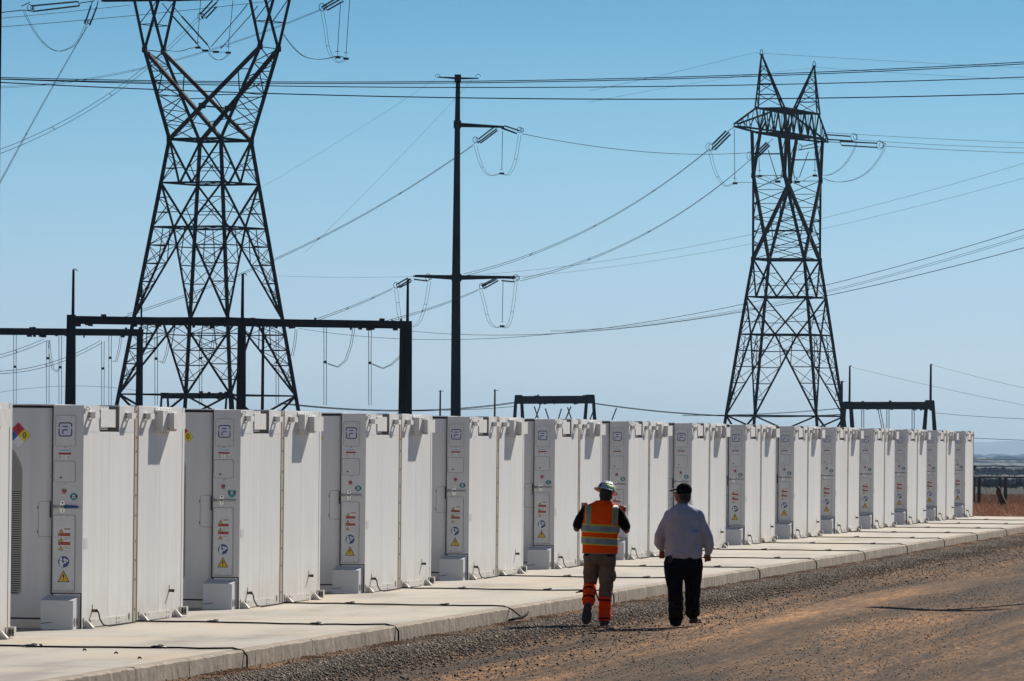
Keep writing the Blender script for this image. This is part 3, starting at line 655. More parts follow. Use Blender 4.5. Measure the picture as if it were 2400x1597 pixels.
ORD = ['first', 'second', 'third', 'fourth', 'fifth', 'sixth', 'seventh', 'eighth', 'ninth', 'tenth', 'eleventh', 'twelfth', 'thirteenth', 'fourteenth']
flabels = ['nearest white cabinet with blue logo, whole fire diamond and a blue sleeve on its handle',
 'second white logo cabinet from the left, yellow 0 of its fire diamond showing',
 'third white logo cabinet from the left, only the tip of its yellow diamond showing',
 'fourth white logo cabinet from the left, front two to the left of the vested worker',
 'fifth white logo cabinet from the left, just left of the worker in the orange vest',
 'sixth white logo cabinet, directly behind the worker in the orange vest',
 'seventh white logo cabinet, directly behind the man in the black cap',
 'eighth white logo cabinet, the first whole one right of the man in the black cap',
 'ninth white logo cabinet from the left, second one right of the man in grey blue',
 'tenth white logo cabinet from the left, third one right of the man in grey blue',
 'eleventh white logo cabinet from the left, fourth from the far end of the row',
 'twelfth white logo cabinet from the left, third from the far end of the row',
 'thirteenth white logo cabinet from the left, last but one in the row',
 'farthest white logo cabinet at the right end of the row, with no cabinet behind it']
def row_loc(k): return R(S0+k*PITCH, -LAT, PAD)
_j = random.Random(9); JIT = {k: (Vector((_j.uniform(-.014, .014), _j.uniform(-.02, .02), 0)), _j.uniform(-.0018, .0018)) for k in range(-1, 14)}
proto_f = make_front(); proto_r = make_rear()
stick = {}
def teal_sticker(k, par):
    m = MB(); cx, cz, r = -.106, 1.535-(.0 if k in (0, 9, 10, 11) else .02), .046
    if k == 1: P = [(cx-.055, cz+.035), (cx+.055, cz+.035), (cx+.055, cz)]+[(cx+.055*math.cos(R_(-a)), cz-.06*math.sin(R_(a))) for a in range(20, 161, 20)]+[(cx-.055, cz)]
    elif k in (3, 4): cz -= .01; P = [(cx+r*math.cos(R_(a))*(1 if a < 180 else 1.15), cz+r*.9*math.sin(R_(a))) for a in range(30, 390, 40)]
    else: P = [(cx+r*math.cos(R_(a+22)), cz+r*math.sin(R_(a+22))) for a in range(0, 360, 45)]
    m.cur = 0; fprism(m, P, -.001, -.003); m.cur = 1; m.box(cx-r*.98, cx+r*.98, -.0042, -.003, cz-.008, cz+.014); m.cur = 2; fprism(m, disc(cx, cz+.001, .020, n=12), -.0042, -.0054)
    m.cur = 1; m.box(cx-.012, cx+.012, -.0066, -.0054, cz-.004, cz+.006)
    m.build('round_sticker', ['teal', 'print_black', 'haz_white' if k != 4 else 'label_blue'], par)
for k in range(14):
    o = proto_f if k == 0 else copy_tree(proto_f)
    o.location = row_loc(k)+JIT[k][0]; o.rotation_euler = (0, 0, -TH+JIT[k][1]); o['label'] = flabels[k]
    if k == 0: base_f = o
for k, o in [(i, x) for i, x in enumerate(sorted([q for q in C.objects if q.parent is None and q.get('group', '').startswith('white battery')], key=lambda q: q.location.y))]:
    teal_sticker(k, o)
    if k == 0:
        for q in o.children:
            if q.name.startswith('handle'):
                link('blue_sleeve', MB().tube([(-.215, -.034, 1.417), (-.16, -.036, 1.417), (-.045, -.038, 1.414)], [.019, .018, .012], 8).mesh('blue_sleeve', 'sleeve_blue', True), q)
for k in range(-1, 13):
    o = proto_r if k == -1 else copy_tree(proto_r)
    o.location = row_loc(k)+JIT[k][0]; o.rotation_euler = (0, 0, -TH+JIT[k][1])
    o['label'] = ('white cabinet cut by the left edge of the photograph, its rear corner casting showing' if k == -1 else
                  'plain white cabinet with bolted conduit box behind the '+ORD[k]+' logo cabinet from the left')

# black cables across the pad
for k in range(-1, 13):
    s = S0+k*PITCH+2.68; q = random.Random(k+20); z = PAD+.014; wob = q.uniform(-.16, .16)
    pts = [(-LAT+.02, s, z), (-LAT+.12, s+.03, z)]
    x = -LAT+.3
    while x < KERB-.42: pts.append((x, s+q.uniform(-.07, .07)-.10*math.sin((x+LAT)*1.2)+wob*math.sin((x+LAT)*2.6+wob*40), z+q.uniform(-.002, .003))); x += .22
    if k == 1:
        tail = [(KERB-.30, s-.1, z+.005), (KERB-.12, s-.25, z+.004), (KERB+.03, s-.5, PAD-.01), (KERB+.15, s-.7, .10), (KERB+.24, s-.8, .045)]
    else: tail = [(KERB-.30, s, z+.003), (KERB-.12, s, z+.008), (KERB-.01, s, PAD-.005), (KERB+.028, s+.02, PAD-.06), (KERB+.030, s+.02, .06), (KERB+.03, s+.02, -.02)]
    t = thing('power_cable', 'black cable with connectors lying across the pad '+('at the bottom left of the photograph' if k == -1 else 'from between the '+ORD[k]+' pair of cabinets'), 'cable', (0, 0, 0), -TH, 'black cables across the concrete pad')
    MB().tube(pts+tail, .0105, 7).build('cable_sheath', 'cable_black', t, True)
    if k != 1: MB().tube([(a-.045, b+.06, c) for a, b, c in tail], .008, 6).build('second_cable', 'cable_black', t, True)
    else: MB().tube([(KERB+.12, s-1.25, .03), (KERB+.17, s-1.05, .045), (KERB+.24, s-.85, .06), (KERB+.27, s-.7, .09), (KERB+.28, s-.6, .13)], [.012, .020, .018, .018, .010], 7).build('cable_bundle', 'cable_black', t, True)
    for fx in ((.42, .80) if k < 3 else (.45, .88)):
        c = pts[int(len(pts)*fx)]
        m = MB(); m.tube([(c[0]-.085, c[1], z+.004), (c[0]-.05, c[1], z+.006), (c[0]+.02, c[1], z+.006), (c[0]+.03, c[1], z+.004), (c[0]+.085, c[1], z)], [.012, .017, .018, .014, .011], 7); m.tube([(c[0]-.01, c[1]+.02, z+.02), (c[0]+.05, c[1]+.03, z+.022)], .012, 5)
        m.build('connector', 'screw', t, True)

# ------------------------------------------------------------------ lattice towers
def lattice_tower(label, px, Y, mpp, rz, lv, w0, knee, Av, Bv, bridge, tips, peaks, strut):
    """lv: [(h, half width, type of bracing up to the next level)], all in photograph pixels above the horizon * mpp"""
    base = at(px, 1010, Y); t = thing('lattice_tower', label, 'pylon', (base.x, Y, 0), rz, 'lattice transmission towers')
    zz = lambda h: CAMZ+h*mpp
    sec = MB()
    cor = lambda a, z: [Vector((sx_*a, sy_*a, z)) for sx_, sy_ in ((-1, -1), (1, -1), (1, 1), (-1, 1))]
    LW, DW, HW, SW = w0*1.05, w0*.62, w0*.55, w0*.26
    L = [(zz(h) if h > -100 else 0.0, a*mpp, ty) for h, a, ty in lv]
    cs = [cor(a, z) for z, a, _ in L]
    for i in range(4):                                              # legs
        m = MB()
        for j in range(len(cs)-1): m.bar(cs[j][i], cs[j+1][i], LW)
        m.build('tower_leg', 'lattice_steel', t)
    for j, (z, a, ty) in enumerate(L):
        if j > 0:
            for i in range(4): MB().bar(cs[j][i], cs[j][(i+1) % 4], HW*(1.5 if j == len(L)-1 else 1)).build('belt_beam', 'lattice_steel', t)
            sec.bar(cs[j][0], cs[j][2], SW); sec.bar(cs[j][1], cs[j][3], SW)
            mids = [(cs[j][i]+cs[j][(i+1) % 4])/2 for i in range(4)]
            for i in range(4): sec.bar(mids[i], mids[(i+1) % 4], SW)
        if j == len(L)-1: break
        up = cs[j+1]; lo = cs[j]
        for i in range(4):
            k = (i+1) % 4; mu, ml = (up[i]+up[k])/2, (lo[i]+lo[k])/2
            if ty == 'A': prs = [(lo[i], mu, lo[i], up[i]), (lo[k], mu, lo[k], up[k])]
            elif ty == 'V': prs = [(up[i], ml, up[i], lo[i]), (up[k], ml, up[k], lo[k])]
            else: prs = []
            if ty == 'X':
                for p, q in ((lo[i], up[k]), (lo[k], up[i])): MB().bar(p, q, DW).build('diagonal_brace', 'lattice_steel', t)
            for p, q, r0, r1 in prs:
                MB().bar(p, q, DW).build('diagonal_brace', 'lattice_steel', t)
                n = 5 if ty == 'A' else 2
                prev = None
                for s_ in range(1, n+1):
                    f = s_/(n+.0) if ty == 'A' else s_/(n+1)
                    a1, b1 = r0.lerp(r1, f), p.lerp(q, f)
                    if f < .99: sec.bar(a1, b1, SW*(1.5 if ty == 'A' else 1.1))
                    if prev: sec.bar(prev[0], b1, SW*.8); 
                    if prev and ty == 'A': sec.bar(prev[1], a1, SW*.7)
                    prev = (a1, b1)
                if ty == 'V': sec.bar(p.lerp(q, .5), lo[i] if (p-up[i]).length < 1e-3 else lo[k], SW)
                else:
                    opp = r1; inner = p.lerp(q, .62); sec.bar(inner, (up[i]+up[k])/2+(opp-(up[i]+up[k])/2)*.5, SW)
    # arms of the Y: waist corners to knee corners
    W = cs[-1]; zk = zz(knee); A, B = Av*mpp, Bv*mpp
    K = [Vector((-A, -B, zk)), Vector((A, -B, zk)), Vector((A, B, zk)), Vector((-A, B, zk))]
    for i in range(4): MB().bar(W[i], K[i], LW*.95).build('tower_leg', 'lattice_steel', t)
    for a, b in ((0, 1), (3, 2)):
        for p, q, so_, sk in ((W[a], K[b], W[b], K[b]), (W[b], K[a], W[a], K[a])):
            MB().bar(p, q, w0*1.3).build('main_diagonal', 'diagonal_steel', t)
        # webs between main diagonals and arm legs
        for w_, k_, o_ in ((W[a], K[a], W[b]), (W[b], K[b], W[a])):
            prev = None
            for f in (.22, .48, .76):
                p1 = w_.lerp(k_, f); p2 = o_.lerp(k_, f); xc = 0.0
                if f >= .38: sec.bar(p1, p2, SW*1.2)
                else:
                    p3 = w_.lerp((W[b] if o_ is W[b] else W[a]).lerp(K[b] if o_ is W[b] else K[a], 0), 0)
                    p2 = w_.lerp(K[b] if o_ is W[b] else K[a], f*.8); sec.bar(p1, p2, SW*1.2)
                if prev: sec.bar(prev[0], p2, SW*1.2)
                prev = (p1, p2)
    for a, b in ((0, 3), (1, 2)):                                     # side faces of the arms
        N = 6; prev = None
        for s_ in range(N+1):
            p1, p2 = W[a].lerp(K[a], s_/N), W[b].lerp(K[b], s_/N); sec.bar(p1, p2, SW)
            if prev: sec.bar(prev[0], p2, SW*1.1); sec.bar(prev[1], p1, SW*1.1)
            prev = (p1, p2)
    for p in list(W)+list(K): MB().bar(p-Vector((0, 0, w0)), p+Vector((0, 0, w0)), w0*1.5).build('gusset_plate', 'lattice_steel', t)
    xm = [(W[0].lerp(K[1], .363)), (W[3].lerp(K[2], .363))]
    for p in xm: MB().bar(p-Vector((0, 0, w0)), p+Vector((0, 0, w0)), w0*1.9).build('gusset_plate', 'lattice_steel', t)
    sec.bar(xm[0], xm[1], SW*2)
    # bridge
    hb, ht = bridge; zb, zt = zz(hb), zz(ht); bx = B*.85; vs = Av*.22*mpp
    T0, T1 = tips[0]*mpp, tips[1]*mpp; e0, e1 = -peaks[1]*mpp, peaks[1]*mpp
    for sgn in (-1, 1):
        for y in (-B, B):
            kx = sgn*A
            yb = math.copysign(bx, y)
            for dx in (-vs, vs): MB().bar((kx, y, zk), (kx+dx, yb, zb), LW*strut).build('arm_strut', 'lattice_steel', t)
            sec.bar((kx-vs*.5, (y+yb)/2, (zk+zb)/2), (kx+vs*.5, (y+yb)/2, (zk+zb)/2), SW); sec.bar((kx-vs*.5, (y+yb)/2, (zk+zb)/2), (kx+vs, yb, zb), SW)
            MB().bar((kx-sgn*vs, yb, zb), (sgn*A*.48, yb, zb+(zt-zb)*.5), DW).build('arm_strut', 'lattice_steel', t)
        sec.bar((kx-vs*.5, -B, (zk+zb)/2), (kx-vs*.5, B, (zk+zb)/2), SW); sec.bar((kx+vs*.5, -B, (zk+zb)/2), (kx+vs*.5, B, (zk+zb)/2), SW)
    for y in (-bx, bx):
        MB().bar((T0, y*.12, zb), (e0, y, zb), HW*1.3).build('bottom_chord', 'lattice_steel', t); MB().bar((e0, y, zb), (e1, y, zb), HW*1.8).build('bottom_chord', 'rust_steel', t); MB().bar((e1, y, zb), (T1, y*.12, zb), HW*1.3).build('bottom_chord', 'lattice_steel', t)
        MB().bar((e0, y, zt), (e1, y, zt), HW*1.5).build('top_chord', 'rust_steel', t); MB().bar((T0, y*.12, zb+.3), (e0, y, zt), DW).build('top_chord', 'lattice_steel', t); MB().bar((T1, y*.12, zb+.3), (e1, y, zt), DW).build('top_chord', 'lattice_steel', t)
        n = 10
        for i in range(n):
            x0_, x1_ = e0+(e1-e0)*i/n, e0+(e1-e0)*(i+1)/n
            MB().bar((x0_, y, zb if i % 2 else zt), (x1_, y, zt if i % 2 else zb), DW*.9).build('web_brace', 'lattice_steel', t)
            if i % 2 == 0: sec.bar((x1_, y, zb), (x1_, y, zt), SW)
        for i in (1, 2, 3):
            for T_, e_ in ((T0, e0), (T1, e1)):
                f = i/4; a_ = Vector((e_, y, zb)).lerp(Vector((T_, y*.12, zb)), f); b_ = Vector((e_, y, zt)).lerp(Vector((T_, y*.12, zb+.3)), f-.12)
                sec.bar(a_, b_, SW); sec.bar(a_, Vector((e_, y, zt)).lerp(Vector((T_, y*.12, zb+.3)), f+.12), SW)
    for i in range(11):
        x0_ = e0+(e1-e0)*i/10; sec.bar((x0_, -bx, zb), (x0_, bx, zb), SW*1.2); sec.bar((x0_, -bx, zt), (x0_, bx, zt), SW*1.2)
        if i < 10: sec.bar((x0_, -bx, zb), (x0_+(e1-e0)/10, bx, zb), SW); sec.bar((x0_, bx, zt), (x0_+(e1-e0)/10, -bx, zt), SW)
    # earth-wire peaks
    for sgn in (-1, 1):
        ap = Vector((sgn*peaks[0]*mpp, 0, zz(peaks[2]))); xs_ = (sgn*(peaks[1]+10)*mpp, sgn*(peaks[1]-14)*mpp)
        B4 = [Vector((xs_[0], -bx, zt)), Vector((xs_[1], -bx, zt)), Vector((xs_[1], bx, zt)), Vector((xs_[0], bx, zt))]
        for p in B4: MB().bar(p, ap, DW*.9).build('peak_leg', 'lattice_steel', t)
        pv = B4
        for f in (.25, .45, .62, .78):
            c_ = [p.lerp(ap, f) for p in B4]
            for i in range(4): sec.bar(c_[i], c_[(i+1) % 4], SW); sec.bar(pv[i], c_[(i+1) % 4], SW)
            pv = c_
        m = MB(); r = .9*mpp*13
        m.tube([ap+Vector((r*math.cos(R_(a)), 0, r*math.sin(R_(a))*.9)) for a in range(-10, 191, 20)], .05, 5); m.bar(ap-Vector((r, 0, .1)), ap+Vector((r, 0, -.1)), .15); m.build('shield_hoop', 'lattice_steel', t)
    o = stuff(sec.build('secondary_bracing', 'lattice_steel', t)); return t
MP1, Y1_ = 566/FPX, 566
lattice_tower('nearer steel lattice pylon at left, spreading into a V at the top edge', 486, Y1_, MP1, R_(-27.8),
    [(-999, 171.8, 'X'), (94, 151, 'A'), (272, 127, 'A'), (486, 97.7, 'V'), (590, 83.5, 'V'), (692, 70, None)], .27, 905, 157, 42.5, (1027, 1100), (-300, 300), (200, 140, 1290), .75)
MP2, Y2_ = 830/FPX, 830
lattice_tower('farther steel lattice pylon at right, with two pointed peaks over its bridge', 1840, Y2_, MP2, R_(70),
    [(-999, 121, 'X'), (58, 110, 'A'), (248, 86, 'V'), (336, 74.5, 'V'), (424, 62.5, None)], .34, 615, 143, 38, (716, 773), (-398, 312), (208, 142, 893), 1.1)

# ------------------------------------------------------------------ tubular pole, gantries, thin poles
def vpole(m, px, ytop, Y, r0, r1, n=12, zb=0.0):
    p = at(px, ytop, Y); m.tube([(p.x, Y, zb), (p.x, Y, p.z)], [r1, r0], n); return p
MPL = 650/FPX
YP = 650
mp_ = thing('tubular_pole', 'tall dark tubular steel pole with crossarms in the middle of the sky', 'power pole', (at(1069, 900, YP).x, YP, 0))
bx0 = mp_.location.x
def rel(px, py, Y=YP, dy=0): p = at(px, py, Y+dy); return (p.x-mp_.location.x, p.y-mp_.location.y, p.z)
tz = rel(1073, 183)[2]
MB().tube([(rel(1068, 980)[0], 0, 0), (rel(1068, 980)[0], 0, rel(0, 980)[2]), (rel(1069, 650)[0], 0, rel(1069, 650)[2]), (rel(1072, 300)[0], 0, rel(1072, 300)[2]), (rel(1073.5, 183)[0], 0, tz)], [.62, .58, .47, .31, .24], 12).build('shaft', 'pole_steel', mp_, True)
for (a, b, r0, r1) in (((1072, 293), (1182, 298), .26, .12), ((1069, 651), (1208, 650), .28, .13), ((1069, 651), (972, 647), .28, .13), ((1073, 184), (1122, 184), .13, .06), ((1073, 184), (1024, 181), .13, .06)):
    MB().tube([rel(*a), rel(*b)], [r0, r1], 8).build('crossarm', 'pole_steel', mp_)
for (x, y, w_) in ((1072, 292, .42), (1070, 651, .55), (1073, 184, .36)):
    p = rel(x, y); MB().box(p[0]-w_, p[0]+w_, -w_, w_, p[2]-.42, p[2]+.42).build('arm_collar', 'pole_steel', mp_)
for x in (1026, 1121):
    p = rel(x, 178); MB().tube([(p[0]+.28*math.cos(R_(a)), 0, p[2]-.1+.28*math.sin(R_(a))) for a in range(0, 181, 30)], .03, 5).build('shield_hoop', 'pole_steel', mp_)

def gantry(label, Y0, Y1, xa, ya, xb, yb, th, cols, spikes, cw=.33, group='substation gantries', aframe=None):
    pa, pb = at(xa, ya, Y0), at(xb, yb, Y1); t = thing('steel_gantry', label, 'gantry', (pa.x, pa.y, 0), 0, group)
    o = Vector((pa.x, pa.y, 0))
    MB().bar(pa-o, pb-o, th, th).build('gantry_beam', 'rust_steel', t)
    for (x, y, w_, spread) in cols:
        f = (x-xa)/(xb-xa); Yc = Y0+(Y1-Y0)*f; p = at(x, y, Yc)-o
        if spread:
            for sg in (-1, 1): MB().tube([(p.x+sg*spread*2.4, p.y, 0), (p.x+sg*spread, p.y, p.z)], [w_*1.15, w_*.8], 8).build('gantry_leg', 'pole_steel', t)
            MB().box(p.x-spread*1.4, p.x+spread*1.4, p.y-w_, p.y+w_, p.z-th*.9, p.z+.1*th).build('leg_head', 'pole_steel', t)
            MB().bar((p.x-spread*2, p.y, p.z*.35), (p.x+spread*2, p.y, p.z*.35), .15).build('leg_rung', 'pole_steel', t)
        else: MB().tube([(p.x, p.y, 0), (p.x, p.y, p.z)], [w_*1.35, w_], 10).build('gantry_leg', 'pole_steel', t)
    m = MB(); q = random.Random(int(xa)); d = (pb-pa).normalized(); Lb = (pb-pa).length
    for i in range(int(Lb/1.1)):
        c = (pa-o)+d*q.uniform(0, Lb)+Vector((0, -th*.5, 0)); w_ = q.uniform(.05, .22); h_ = q.uniform(.05, .16); zz_ = c.z+q.choice((-1, -1, 1))*(th*.5+h_*.3)
        m.box(c.x-w_, c.x+w_, c.y-.1, c.y+.3, zz_-h_, zz_+h_)
    stuff(m.build('beam_fittings', 'rust_steel', t))
    for (x, y0, y1, w_) in spikes:
        f = min(max((x-xa)/(xb-xa), 0), 1); Yc = Y0+(Y1-Y0)*f; p, q = at(x, y0, Yc)-o, at(x, y1, Yc)-o
        MB().tube([q, (q.x, q.y, p.z)], [w_, w_*.75], 6).build('lightning_mast', 'pole_steel', t)
        MB().tube([(q.x, q.y, p.z), (q.x+.15, q.y, p.z+.05), (q.x+.3, q.y, p.z-.12)], .035, 4).build('mast_clamp', 'pole_steel', t)
    return t
gantry('tall dark gantry with long beam crossing behind the left pylon', 440, 452, 162, 750, 962, 762, .60, [(167, 738, .34, 0), (567, 745, .31, 0), (944, 756, .23, 0), (958, 756, .26, 0)], [(171, 632, 742, .12), (568, 642, 748, .13), (955, 655, 757, .12)])
gantry('dark gantry whose beam runs in from the left edge, lower than its neighbour', 500, 508, -260, 775, 334, 780, .60, [(-250, 772, .28, 0), (328, 772, .27, 0)], [(331, 668, 776, .09)])
gantry('low dark gantry seen through the foot of the left pylon', 620, 620, 380, 928, 545, 928, .6, [(386, 922, .14, .3), (538, 922, .14, .3)], [])
gantry('small dark gantry on splayed legs between the tubular pole and the vested worker', 850, 850, 1206, 938, 1390, 937, 1.15, [(1216, 928, .28, .38), (1383, 927, .28, .45)], [])
gantry('small dark gantry on splayed legs at right with two tall lightning masts', 850, 850, 1984, 951, 2184, 951, 1.1, [(1987, 943, .34, .42), (2179, 940, .32, .44)], [(1991, 858, 946, .17), (2181, 854, 943, .19)])
for lab, px, yt, Y, r0 in (('slim black post standing in front of the left pylon, right of its middle', 617, 757, 430, .12), ('thin dark pole just left of the tubular pole foot', 1032, 915, 800, .14),
                           ('thin dark pole between the tubular pole and the small gantry', 1160, 913, 800, .14), ('short dark mast against the right foot of the farther pylon', 1973, 893, 800, .2)):
    m = MB(); p = vpole(m, px, yt, Y, r0*.8, r0*1.1, 8); m.bar((p.x-.2, Y, p.z-.2), (p.x+.5, Y, p.z-.1), .07)
    tag(m.build('steel_pole', 'pole_steel'), lab, 'pole', 'slim steel poles in the substation')
m = MB(); p = at(-3.5, 0, 130); m.tube([(p.x, 130, 0), (p.x, 130, 18)], [.075, .075], 10); tag(m.build('steel_pole', 'pole_steel'), 'dark post cut by the left edge of the photograph', 'pole')

# ------------------------------------------------------------------ conductors
def quad(p0, p1, pm, Y0, Y1, n=24, ext=0.0):
    """a sagging wire through three photograph points; its plan is a straight line between the two ends"""
    A, B = at(*p0, Y0), at(*p1, Y1)
    d = ray(*pm); o = Vector((0, 0, CAMZ))                           # where the sight line of pm meets the vertical plane A-B
    u = (B-A); u.z = 0; nrm = Vector((-u.y, u.x, 0)); den = d.dot(nrm)
    if abs(den) < 1e-9: tm, M = .5, (A+B)/2
    else:
        M = o+d*((A-o).dot(nrm)/den); tm = (M-A).dot(u)/u.dot(u)
    zl = A.z+(B.z-A.z)*tm; sag = (M.z-zl)/(tm*(1-tm)) if 0.02 < tm < .98 else 0
    return [Vector((A.x+(B.x-A.x)*f, A.y+(B.y-A.y)*f, A.z+(B.z-A.z)*f+sag*f*(1-f))) for f in [-ext+(1+2*ext)*i/n for i in range(n+1)]]
def wire(label, p0, p1, pm, Y0, Y1, r, pair=0.0, group='overhead wires', sp=0):
    P = quad(p0, p1, pm, Y0, Y1, 48 if 'whole sky' in label else 24, .35 if 'whole sky' in label else 0.0)
    if not pair:
        return tag(MB().tube(P, r, 5).build('overhead_wire', 'conductor', None, True), label, 'wire', group)
    t = thing('overhead_wire', label, 'wire', tuple(P[0]), 0, group); o = P[0]
    d = (P[-1]-P[0]); d.z = 0; d.normalize(); nn = Vector((-d.y, d.x, 0))*(pair/2)+Vector((0, 0, pair*.5))
    for s_ in (-1, 1): MB().tube([q+nn*s_-o for q in P], r, 5).build('subconductor', 'conductor', t, True)
    if sp:
        m = MB()
        for i in range(1, sp+1): q = P[int(len(P)*i/(sp+1))]; m.bar(q+nn-o, q-nn-o, r*2.4)
        m.build('spacer', 'insulator', t)
    return t
YW = 230
W_ = [('uppermost of the dark wires crossing the whole sky', (-30, 181), (2430, 144), (1200, 189.5), YW, YW, .018, 0),
 ('dark wire hanging just below the uppermost one across the whole sky', (-30, 184.5), (2430, 148.5), (1200, 193.3), YW+3, YW+3, .018, 0),
 ('third of the dark wires from the top crossing the whole sky', (-30, 185), (2430, 180), (1150, 205.5), YW, YW, .019, 0),
 ('lowest and thickest of the dark wires crossing the whole sky', (-30, 192), (2430, 219), (1250, 231.8), YW-5, YW-5, .022, 0)]
for l, a, b, c, y0, y1, r, pr in W_: wire(l, a, b, c, y0, y1, r, pr, 'dark wires crossing the whole sky')
W2 = [('pale wire in the top left corner rising to the left pylon', (-30, 46), (306, 12), (140, 30), 500, 560, .022, 0, 0),
 ('lower pale wire in the top left, passing through the top of the left pylon', (-30, 66), (640, 2), (310, 37), 500, 560, .025, 0, 0),
 ('steep pair of wires dropping from the first crossarm string to the left edge', (205, 62), (-60, 540), (100, 245), 555, 330, .017, .16, 2),
 ('pair of wires from the left edge through the left pylon to its middle string', (-40, 370), (465, 43), (170, 277), 380, 555, .019, .20, 3),
 ('flatter pair of wires from the left edge up to the string right of the pylon', (-40, 205), (752, 23), (346, 158), 700, 560, .020, .18, 3),
 ('pair of wires sweeping down left from the farther pylon tip past the tubular pole', (1660, 352), (1083, 646), (1411, 521), 818, 700, .030, .34, 3),
 ('pair of wires from the farther pylon second string down to the lower right arm', (1757, 376), (1222, 656), (1590, 503), 826, 652, .028, .30, 3),
 ('wire from the upper arm of the tubular pole over to the farther pylon', (1224, 314), (1760, 358), (1520, 357), 650, 826, .035, 0, 0),
 ('pair of wires from the upper arm string sloping down to the left pylon legs', (1111, 339), (295, 740), (760, 553), 648, 520, .024, .26, 3),
 ('hair-thin wire from the pole top sloping down left to the pylon', (1024, 183), (600, 447), (840, 303), 650, 600, .010, 0, 0),
 ('hair-thin steep wire behind the tubular pole', (1110, 184), (715, 592), (960, 345), 655, 520, .010, 0, 0),
 ('hair-thin level wire between the left pylon and the left lower arm', (650, 647), (985, 648), (800, 650.5), 600, 650, .012, 0, 0),
 ('pair of wires from the left lower arm string down to the gantry beam', (922, 676), (735, 752), (825, 719), 648, 445, .022, .24, 2),
 ('pair of wires from the right lower arm string passing the pole down to the gantry', (1123, 679), (895, 757), (1010, 723), 648, 451, .022, .20, 2),
 ('upper wire of the bundle swooping from the right edge behind the farther pylon', (2430, 528), (700, 770), (1600, 741), 520, 900, .030, 0, 0),
 ('middle wire pair of the bundle swooping from the right edge', (2430, 545), (1290, 776), (1950, 681), 520, 880, .018, .14, 0),
 ('lowest wire of the bundle swooping from the right edge behind the pylon', (2430, 573), (960, 776), (1600, 753), 520, 900, .034, 0, 0),
 ('faint upper wire climbing to the right edge beyond the farther pylon', (2430, 374), (1090, 646), (1600, 582), 700, 1000, .020, 0, 0),
 ('faint lower wire climbing to the right edge beyond the farther pylon', (2430, 409), (1200, 650), (1600, 601), 700, 1000, .018, 0, 0),
 ('hair-thin wire from the near peak of the farther pylon to the left', (1766, 124), (1380, 214), (1600, 165), 818, 700, .018, 0, 0),
 ('hair-thin wire from the near peak of the farther pylon to the right', (1768, 124), (2430, 161), (2100, 144), 818, 900, .020, 0, 0),
 ('hair-thin wire from the far peak of the farther pylon to the left', (1908, 160), (1380, 240), (1600, 200), 842, 700, .014, 0, 0),
 ('hair-thin wire from the far peak of the farther pylon to the right', (1908, 158), (2430, 188), (2100, 171), 842, 930, .018, 0, 0),
 ('top wire leaving the farther pylon crossarm for the right edge', (1938, 311), (2430, 336), (2180, 325), 843, 900, .028, 0, 0),
 ('second wire leaving the farther pylon crossarm for the right edge', (2008, 328), (2430, 348), (2200, 340), 843, 900, .028, 0, 0),
 ('third wire leaving the farther pylon crossarm for the right edge', (2072, 343), (2430, 359.5), (2250, 353), 843, 900, .034, 0, 0),
 ('thin wire from the left mast of the right gantry to the right edge', (1997, 861), (2430, 956), (2175, 903), 850, 700, .018, 0, 0),
 ('thin wire from the right mast of the right gantry to the right edge', (2187, 856), (2430, 916), (2300, 886), 850, 700, .018, 0, 0),
 ('dark wire leaving the right gantry low towards the right edge', (2190, 968), (2430, 983), (2300, 977), 850, 800, .030, 0, 0),
 ('low wire behind the last cabinet at the right edge of the sky', (2150, 1018), (2430, 1033), (2300, 1028), 700, 600, .028, 0, 0),
 ('low bundle of wires sagging above the cabinets left of the tubular pole', (660, 946), (1206, 944), (940, 963), 700, 850, .05, .12, 0),
 ('second low bundle of wires between the pole and the small gantry', (960, 962), (1206, 953), (1080, 961), 720, 850, .04, 0, 0),
 ('low bundle of wires running right from the small gantry to the farther pylon', (1394, 946), (1975, 972), (1640, 972), 850, 830, .045, .10, 0),
 ('thin pair of wires reaching the right gantry from behind the farther pylon', (1600, 974), (1975, 957), (1800, 970), 900, 852, .03, .1, 0),
 ('pair of wires rising at the left edge to a string under the left gantry beam', (-40, 846), (106, 797), (40, 823), 430, 500, .022, .18, 1),
 ('pair of wires rising behind the left column to the string near the pylon foot', (-40, 874), (237, 801), (130, 850), 430, 500, .022, .18, 1),
 ('very thin wire low on the left between gantry columns', (-40, 927), (330, 917), (170, 905), 480, 520, .014, 0, 0)]
for l, a, b, c, y0, y1, r, pr, sp in W2: wire(l, a, b, c, y0, y1, r, pr, 'thin wires between the pylons and gantries', sp)

